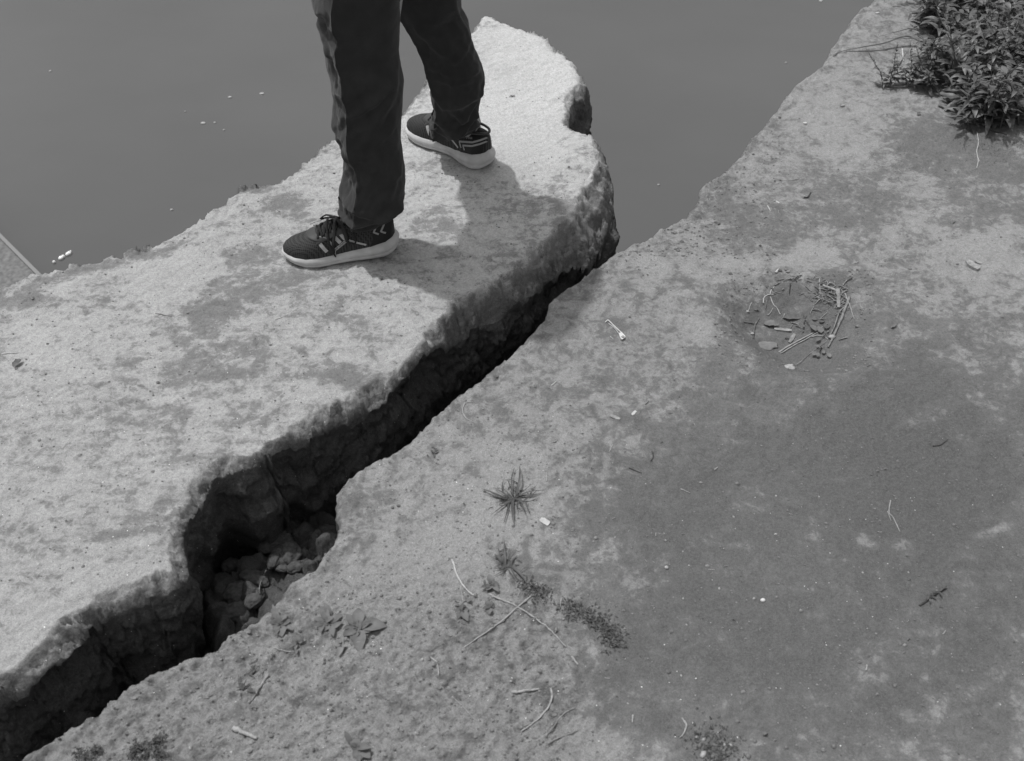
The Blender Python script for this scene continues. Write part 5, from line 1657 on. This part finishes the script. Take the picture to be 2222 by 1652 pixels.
dead_leaf(*c3(1270, 1230), 0.030, 0.013, math.radians(-40), leaf2_m, "pale dead leaf tucked under the bush's lower left", up=.4)
dead_leaf(*c3(1330, 1270), 0.026, 0.008, math.radians(20), leaf2_m, "narrow pale dead leaf beside the one tucked under the bush", up=.3)
dead_leaf(40, 792, 0.024, 0.016, math.radians(60), leaf3_m, "crumpled dark leaf on the slab near the left picture edge", up=.5, droop=.3)
dead_leaf(*cr_(720, 1520), 0.01, 0.006, 0.4, leaf2_m, "little pale leaf flake low in the dark ground")

# small insect on the slab tip
p = gp(1112, 211)
root = empty("insect", p); tag(root, "tiny dark insect on the slab's pale tip, right of the person", "insect")
mesh_obj("body", *blob((0, 0, .003), .0045, .0018, .0018, 3, 2, .1, .6), moss_m, root)
P = []
for k in range(6):
    an = .6 + (k - 2.5) * .5 + (0 if k < 3 else 1.6)
    P.append(tube([(0, 0, .003), (.005 * math.cos(an), .005 * math.sin(an), .005), (.009 * math.cos(an), .009 * math.sin(an), 0)], .0005, 4))
lg = join(P[:])
for i in range(6): mesh_obj("leg", *P[i], moss_m, root)

# scattered indistinct straw bits and pebbles
def on_bank(u, v):
    q = at(u, v); h = TREE_G.ray_cast(Vector((q[0], q[1], .5)), Vector((0, 0, -1)))
    return h[0] is not None and h[0].z > -.02
def scatter(n, cx, cy, sx_, sy_, name, label, cat, group, kind, size):
    k = 0; tries = 0
    while k < n and tries < n * 30:
        tries += 1
        u, v = rnd.gauss(cx, sx_), rnd.gauss(cy, sy_)
        if not (0 < u < 2222 and 0 < v < 1652) or not all(on_bank(u + a_, v + b_) for a_, b_ in ((0, 0), (-16, 0), (16, 0), (0, -12), (0, 12))): continue
        if kind == 'straw':
            an = rnd.uniform(0, 3.14); l = rnd.uniform(.5, 1) * size
            du, dv = l * math.cos(an), l * math.sin(an) * .7; b = rnd.uniform(-.3, .3) * l
            stick(name, [(u - du, v - dv), (u + b, v + b), (u + du, v + dv)], rnd.uniform(.0007, .0015), rnd.choice([straw_m, twig_m, straw_m, dark_twig_m, bark_m]), label, cat, group, n=4)
        else:
            p = gp(u, v); r = rnd.uniform(.4, 1) * size
            place(name, *blob((p.x, p.y, p.z + r * .3), r * rnd.uniform(1, 1.6), r, r * .6, rnd.randrange(999), 1, .2, rnd.uniform(0, 3)), stone_m if rnd.random() < .75 else crumb_m, label, cat, group)
        k += 1
scatter(26, 1330, 400, 40, 60, "straw_bit", "short straw bit near the bank's water edge", "straw", "straw bits along the water edge", 'straw', 6)
scatter(24, 1400, 470, 90, 60, "straw_bit", "short straw bit near the bank's water edge", "straw", "straw bits along the water edge", 'straw', 6)
scatter(34, 1750, 520, 260, 90, "straw_bit", "small straw bit on the pale upper bank", "straw", "straw bits on the upper bank", 'straw', 5)
scatter(40, 1700, 1250, 300, 220, "straw_bit", "tiny straw bit on the smooth dark ground", "straw", "straw bits on the dark ground", 'straw', 5)
scatter(30, 1200, 1150, 220, 200, "straw_bit", "tiny straw bit on the rough bank beside the crack", "straw", "straw bits on the rough bank", 'straw', 6)
scatter(34, 1550, 1380, 330, 170, "pebble", "small pale pebble on the smooth dark ground", "pebble", "pale pebbles on the dark ground", 'peb', .0024)
scatter(30, 800, 1480, 300, 100, "pebble", "small pale pebble on the coarse ground at lower left", "pebble", "pale pebbles on the coarse ground", 'peb', .0028)
scatter(14, 1550, 1620, 90, 18, "pebble", "pale flat pebble along the bottom edge", "pebble", "flat pebbles at the bottom edge", 'peb', .0050)
p = gp(1655, 1304); place("pebble", *blob((p.x, p.y, p.z + .002), .0045, .0035, .003, 5, 2, .1), simple_mat("white_stone", .6, .5), "brightest white pebble alone on the dark ground", "pebble")
p = gp(1400 + 46, 1233); place("pebble", *blob((p.x, p.y, p.z + .002), .004, .0035, .003, 8, 2, .1), stone_m, "white pebble left above the brightest one", "pebble")

# ------------------------------------------------------------------ moss strip and dark moss cushions
def litter_patch(name, path, width, n, label, mat, size=(.003, .009), kind="stuff"):
    W = [gp(*p) for p in path]; P = []
    cum = bez([tuple(w) for w in W], 12)
    for k in range(n):
        a = rnd.choice(cum); x = a.x + rnd.gauss(0, width); y = a.y + rnd.gauss(0, width); z = ground_z(x, y)
        an = rnd.uniform(0, 6.28); l = rnd.uniform(*size)
        P.append(leaf_mesh((x, y, z), (math.cos(an), math.sin(an), rnd.uniform(0, .8)), l, l * rnd.uniform(.2, .5), rnd.uniform(0, .6), rnd.uniform(0, .5), .3, rnd.uniform(-.8, .8), nseg=3))
    o = mesh_obj(name, *join(P), mat)
    tag(o, label, "moss", None, kind)
    return o
litter_patch("moss", [c7(1110, 1350), c7(1260, 1370), c7(1390, 1430), c7(1480, 1500), c7(1530, 1580), c7(1530, 1650)], .011, 620, "dark mossy litter strip curving along the ridge at lower centre", moss_m)
litter_patch("moss", [c7(790, 1130), c7(880, 1180), c7(990, 1250)], .010, 260, "thin dark litter trail right of the lower grass tuft", moss_m)
litter_patch("moss", [c4(450, 1000), c4(560, 1080), c4(650, 1020)], .020, 300, "dark moss patch at the bottom edge right of centre", moss_m)
litter_patch("moss", [cz5(1990, 690), cz5(2080, 700)], .05, 500, "thin dark moss scatter below the bush", moss_m, size=(.002, .005))
litter_patch("moss", [cz5(1400, 1000), cz5(1560, 740), cz5(1650, 850)], .05, 500, "fine dark litter dust on the upper bank", moss_m, size=(.0015, .004))
def cushion(u, v, r, label):
    c = gp(u, v); P = []; a0 = rnd.uniform(0, 3)
    for k in range(320):
        b_ = rnd.choice([(0, 0, 1), (.8, .3, .6), (-.7, .5, .5), (.2, -.9, .45)])
        x = r * (b_[0] + rnd.gauss(0, .42) * b_[2]); y = r * (b_[1] + rnd.gauss(0, .42) * b_[2])
        x, y = x * math.cos(a0) - y * math.sin(a0), (x * math.sin(a0) + y * math.cos(a0)) * .8
        a = rnd.uniform(0, 6.28)
        P.append(leaf_mesh((x, y, rnd.uniform(-.1, .35) * r), (math.cos(a), math.sin(a), rnd.uniform(-.1, 1.1)), r * rnd.uniform(.12, .34), r * rnd.uniform(.06, .16), .2, .4, .3, rnd.uniform(-1, 1), nseg=3))
    o = mesh_obj("moss_cushion", *join(P), moss_m); o.location = c
    tag(o, label, "moss cushion")
cushion(188, 1644, .020, "dark moss cushion nearest the crack at the bottom left")
cushion(326, 1624, .024, "largest dark moss cushion at the bottom left")
cushion(300, 1648, .014, "moss cushion touching the largest one's lower left")
cushion(c5(8, 280)[0], c5(8, 280)[1], .006, "tiny dark moss cushion left of the split pale stick")

# ------------------------------------------------------------------ bush at the upper right
def weed_stem(c, h, lean, nleaf, lmin, lmax, spike, P, S, K, sr=.0024, wf=1.0):
    """stem rooted at c (Vector, local), leaning along lean"""
    top = c + Vector((lean[0], lean[1], h)); mid = c + Vector((lean[0] * .35, lean[1] * .35, h * .6))
    pts = bez([tuple(c), tuple(mid), tuple(top)], 8)
    S.append(tube([tuple(p) for p in pts], [sr * (1 - .6 * i / (len(pts) - 1)) for i in range(len(pts))], 5))
    L = len(pts)
    for k in range(nleaf):
        t = .12 + .86 * k / nleaf; i = min(int(t * (L - 1)), L - 2)
        p = pts[i].lerp(pts[i + 1], t * (L - 1) - i)
        an = k * 2.4 + rnd.uniform(-.4, .4)
        l = rnd.uniform(lmin, lmax) * (1.15 - .65 * t)
        d = Vector((math.cos(an), math.sin(an), rnd.uniform(-.1, .5)))
        st = .25 * l
        S.append(tube([tuple(p), tuple(p + d.normalized() * st)], .0007, 4))
        P.append(leaf_mesh(p + d.normalized() * st, d, l, l * rnd.uniform(.30, .42) * wf, rnd.uniform(.0, .3), rnd.uniform(.2, .7), rnd.uniform(.15, .4), rnd.uniform(-.5, .5), nseg=6))
    if spike:
        sl = rnd.uniform(.03, .07)
        dirn = (pts[-1] - pts[-3]).normalized()
        for k in range(int(sl / .0032)):
            q = pts[-1] + dirn * (k * .0032); rr = .0042 * (1 - .75 * k * .0032 / sl)
            for m in range(4):
                a = rnd.uniform(0, 6.28)
                K.append(leaf_mesh(q, (math.cos(a), math.sin(a), .5), rr * 1.8, rr * .8, .2, .1, .3, 0, nseg=2))
def weed(center, stems, label, name="leafy_weed", mat=leaf_m):
    c = gp(*center); root = empty(name, c); tag(root, label, "weed")
    P, S, K = [], [], []
    spikes = []
    for (u, v, h, lx, ly, nl, a, b, sp) in stems:
        q = gp(u, v) - c; q.z = max(q.z, -.01)
        small = len(stems) < 10
        K = [] if small else K
        weed_stem(q, h, (lx, ly), int(nl * (1.7 if small and h > .045 else 1)), a * (1.35 if small and h > .045 else 1), b * (1.35 if small and h > .045 else 1), sp, P, S, K, .0014 if small else .0024, 1.15 if small else 1.0)
        if small and K: spikes.append(K)
    mesh_obj("foliage", *join(P), mat, root); mesh_obj("stems", *join(S), stem_m, root)
    if len(stems) >= 10: mesh_obj("seed_spikes", *join(K), spike_m, root)
    for k_ in spikes: mesh_obj("seed_spike", *join(k_), spike_m, root)
    return root
st = []
for k in range(300):
    while True:
        u = rnd.uniform(1985, 2420); v = rnd.uniform(-110, 272)
        # root area of the thicket on the ground
        if u > 2000 + max(0, v - 60) * .62 and v < 226: break
    edge = (2240 - u) / 220
    lx = -rnd.uniform(0, .10) * max(0, edge) + rnd.gauss(0, .04); ly = -rnd.uniform(0, .07) + rnd.gauss(0, .03)
    st.append((u, v + 60, rnd.uniform(.05, .20), lx, ly, rnd.randint(12, 19), .030, .062, rnd.random() < .45))
weed((2200, 180), st, "big dense leafy bush filling the upper right corner", name="weed_bush")
rs = lambda n, h, s: [(0, 0)] 
weed(c3(1500, 1230), [(*c3(1500, 1235), .045, -.01, -.02, 15, .045, .065, True), (*c3(1480, 1215), .03, .01, .0, 8, .03, .05, False)], "broad-leaved weed rosette at the bush's lower left foot")
weed(c3(1810, 1340), [(*c3(1810, 1350), .040, .0, -.015, 14, .04, .060, True), (*c3(1840, 1360), .03, .02, -.01, 8, .03, .05, False)], "broad-leaved weed rosette at the bush's lowest point")
weed(c3(660, 970), [(*c3(660, 985), .10, .0, .02, 16, .012, .022, True), (*c3(665, 975), .06, .01, .0, 10, .010, .02, True)], "thin weed with one tall seed spike left of the bush")
weed(c3(880, 980), [(*c3(885, 990), .09, -.01, .03, 18, .014, .026, True), (*c3(900, 980), .07, .02, .01, 12, .012, .024, True), (*c3(860, 960), .05, -.03, .01, 10, .012, .02, False)], "bushier little weed between the tall seed spike and the bush")
weed(c3(570, 1010), [(*c3(590, 1000), .06, -.03, .03, 14, .010, .018, True)], "small dark sprig farthest left of the bush")
weed(c3(1060, 1010), [(*c3(1050, 1010), .07, -.02, .02, 14, .016, .030, True), (*c3(1110, 1040), .06, -.02, -.01, 14, .018, .034, False), (*c3(1090, 900), .09, -.02, .02, 16, .016, .03, True), (*c3(1150, 960), .06, -.02, .01, 14, .02, .035, False)], "ragged weed joining the bush on its left side")
stick("runner_stem", [c3(600, 975), c3(760, 995), c3(900, 985), c3(1050, 970), c3(1240, 965)], .0022, straw_m, "pale runner stem lying flat from the small sprigs to the bush", "stem")
# arching grass blades
def blade(pts, w, label):
    W = bez([tuple(gp(u, v, z)) for u, v, z in pts], 10)
    V = []; F = []
    for i, p in enumerate(W):
        t = i / (len(W) - 1); ww = w * (1 - t ** 2 * .85) / 2
        V += [(p.x, p.y + ww, p.z), (p.x, p.y, p.z - ww * .5), (p.x, p.y - ww, p.z + ww * .3)]
    for i in range(len(W) - 1):
        a = 3 * i; F += [(a, a + 1, a + 4, a + 3), (a + 1, a + 2, a + 5, a + 4)]
    return place("bent_grass", V, F, grass_m, label, "grass")
blade([(*c3(1030, 530), .02), (*c3(820, 520), .03), (*c3(600, 560), .02), (*c3(350, 580), .012), (*c3(150, 600), .006), (*c3(20, 640), .003)], .010, "long dark grass blade reaching from the bush towards the water")
blade([(*c3(1060, 470), .02), (*c3(900, 430), .03), (*c3(740, 430), .02), (*c3(540, 445), .008)], .008, "shorter grass blade above the long one by the bush")
blade([(*c3(535, 440), .008), (*c3(545, 400), .010), (*c3(600, 330), .010), (*c3(690, 290), .008)], .002, "thin hooked tip curling back left of the bush")

# ------------------------------------------------------------------ soil crumbs (nobody could count them)
def crumbs():
    P = []; rng = random.Random(77)
    base = [blob((0, 0, 0), 1, 1, .7, s_, 1, .35) for s_ in range(8)]
    zones = [(0, 2222, 200, 1652, 2600, (.0008, .0022)), (150, 1250, 1280, 1652, 1500, (.0008, .0024)), (650, 1300, 900, 1300, 500, (.0008, .0022)), (1300, 1700, 250, 560, 700, (.001, .003)), (1550, 1900, 580, 800, 500, (.001, .003))]
    for (u0, u1, v0, v1, n, sz) in zones:
        for k in range(n):
            u, v = rng.uniform(u0, u1), rng.uniform(v0, v1)
            q = at(u, v); z = ground_z(q[0], q[1])
            if z == 0.0 or z < -.03 or (v > 1280 and not on_bank(u, v)): continue
            r = rng.uniform(*sz) * (1 if rng.random() < .9 else 1.7)
            bv, bf = base[rng.randrange(8)]
            a = rng.uniform(0, 6.28); ca, sa = math.cos(a), math.sin(a)
            P.append(([(q[0] + (x * ca - y * sa) * r * 1.2, q[1] + (x * sa + y * ca) * r, z + zc * r + r * .25) for x, y, zc in bv], bf))
    o = mesh_obj("soil_crumbs", *join(P), crumb_m, smooth_sh=False)
    tag(o, "loose grey soil crumbs scattered over the bank and slab", "soil", None, "stuff")
crumbs()

# clods in the crack
def floor_z(x, y):
    i = int(round((x - FLX[0]) / (FLX[1] - FLX[0]))); j = int(round((y - FLY[0]) / (FLY[1] - FLY[0])))
    if 0 <= i < len(FLX) and 0 <= j < len(FLY): return FLV[j * len(FLX) + i][2]
    return -.9
def fp(u, v):
    z = -.3
    for _ in range(12):
        p = at(u, v, z); z = .5 * z + .5 * floor_z(p[0], p[1])
    return Vector(p)
def c2(X, Y): return ((450 + X / 4.009) / 1.1926, (1250 + Y / 4.009) / 1.1926)
for (X, Y, rx, ry, lab) in [(670, 1160, .030, .026, "round clod sitting in the middle of the crack rubble"), (1200, 740, .026, .030, "upright pitted clod at the upper right of the rubble"),
                            (1050, 620, .038, .022, "broad flat clod at the top of the rubble"), (830, 1005, .034, .018, "long wedge clod above the round one"),
                            (1040, 810, .014, .022, "narrow clod under the broad flat one"), (590, 860, .020, .017, "rounded clod at the left of the rubble"),
                            (480, 1030, .028, .020, "dark sunken clod left of the wedge clod"), (840, 1210, .018, .024, "clod wedged right of the round one"),
                            (660, 1340, .036, .022, "lowest broad clod in the rubble"), (1130, 890, .016, .010, "small bright-topped clod by the bank's edge"),
                            (1260, 880, .018, .014, "clod half hidden by the bank's edge")]:
    p = fp(*c2(X, Y))
    place("soil_clod", *blob((p.x, p.y, p.z + min(rx, ry) * .1), rx, ry, min(rx, ry) * .75, int(X), 4, .16, rnd.uniform(-.5, .5), .22), simple_mat("clod_soil", .085, .95, 120, .35, 1.0), lab, "clod", "clods of soil in the crack")
stick_p = [fp(*c2(a, b)) + Vector((0, 0, .02)) for a, b in [(975, 960), (930, 1060), (905, 1150), (915, 1260)]]
V, F = tube([tuple(p) for p in bez([tuple(q) for q in stick_p], 8)], .0014, 5)
place("root", V, F, twig_m, "thin root trailing over the rubble in the crack", "root")

# ------------------------------------------------------------------ on the water
foam_m = simple_mat("foam", .45, .6)
for (u, v, r, lab) in [(109, 155, .010, "lone foam fleck far left on the water"), (499, 212, .014, "larger foam fleck on the water left of the person"), (568, 204, .016, "foam fleck nearest the person's legs"),
                       (441, 268, .016, "oval foam fleck in the small group on the water"), (466, 267, .010, "round foam fleck just right of the oval one"), (486, 283, .008, "lowest foam fleck of the small group"),
                       (373, 456, .010, "foam fleck close to the slab's far edge"), (1705, 137, .008, "foam fleck on the water near the bank's upper edge"), (1429, 402, .008, "faint foam fleck between slab and bank"),
                       (1781, 3, .016, "foam fleck at the top edge of the picture"), (402, 243, .006, "tiny foam fleck above the small group")]:
    p = at(u, v, WZ)
    r *= .62
    place("foam_fleck", *blob((p[0], p[1], WZ + .002), r * 1.4, r, .005, int(u), 2, .25), foam_m, lab, "foam fleck")
gl_m = simple_mat("sun_glint_white", .95, .1, spec=1.0)  # sun glitter on the water, modelled as near-white beads
for (u, v, r, lab) in [(118, 571, .013, "lowest sun glint modelled as a bead by the slab's far edge"), (133, 562, .020, "modelled sun glint second from the bottom by the slab's far edge"), (138, 559, .014, "modelled sun glint touching the second one"),
                       (147, 554, .017, "big sun glint modelled as a bead by the slab's far edge"), (150, 552, .018, "modelled sun glint joined to the big one"), (154, 549, .010, "topmost tiny sun glint modelled as a bead by the slab's far edge")]:
    p = at(u, v, WZ)
    r *= .65
    place("sun_glint", *blob((p[0], p[1], WZ + .004), r, r, .012, int(u), 2, .1), gl_m, lab, "sun_glint")
# quay corner low down at the left edge
def quay():
    z = WZ + .12
    a = Vector(at(-10, 498, z)); b = Vector(at(82, 590, z)); d = (b - a).normalized(); s_ = Vector((-d.y, d.x, 0))
    if s_.x > 0: s_ = -s_
    P = [a - d * 1.2, b + d * .7, b + d * .7 + s_ * 1.3, a - d * 1.2 + s_ * 1.3]; n = len(P); c = b
    root = empty("concrete_ledge", (c[0], c[1], z)); tag(root, "low grey concrete ledge with a pale straight rim at the far left water", "ledge")
    V = [(p.x - c.x, p.y - c.y, 0) for p in P]
    V2 = V + [(p_[0], p_[1], -.6) for p_ in V]
    F = [tuple(range(n))[::-1]] + [(i, (i + 1) % n, n + (i + 1) % n, n + i) for i in range(n)]
    cm_ = simple_mat("wet_concrete", .155, .8, 45, .35, .5)
    mesh_obj("deck", V2, F, cm_, root, smooth_sh=False)
    a = Vector(V[0]); b = Vector(V[1])
    q = [a, b, b + s_ * .018, a + s_ * .018]
    V3 = [tuple(v + Vector((0, 0, .012))) for v in q] + [tuple(v - Vector((0, 0, .03))) for v in q]
    F3 = [(0, 1, 2, 3), (7, 6, 5, 4), (0, 4, 5, 1), (1, 5, 6, 2), (2, 6, 7, 3), (3, 7, 4, 0)]
    mesh_obj("rim", V3, F3, simple_mat("pale_rim", .22, .7), root, smooth_sh=False)
quay()
# face windings of small meshes: make outward
for o in list(COL.objects):
    if o.type == 'MESH' and o.name.split('.')[0] in ("plate", "deck", "rim", "wood_chip", "paper_scrap", "leaf_scrap"):
        bm = bmesh.new(); bm.from_mesh(o.data); bmesh.ops.recalc_face_normals(bm, faces=bm.faces); bm.to_mesh(o.data); bm.free()
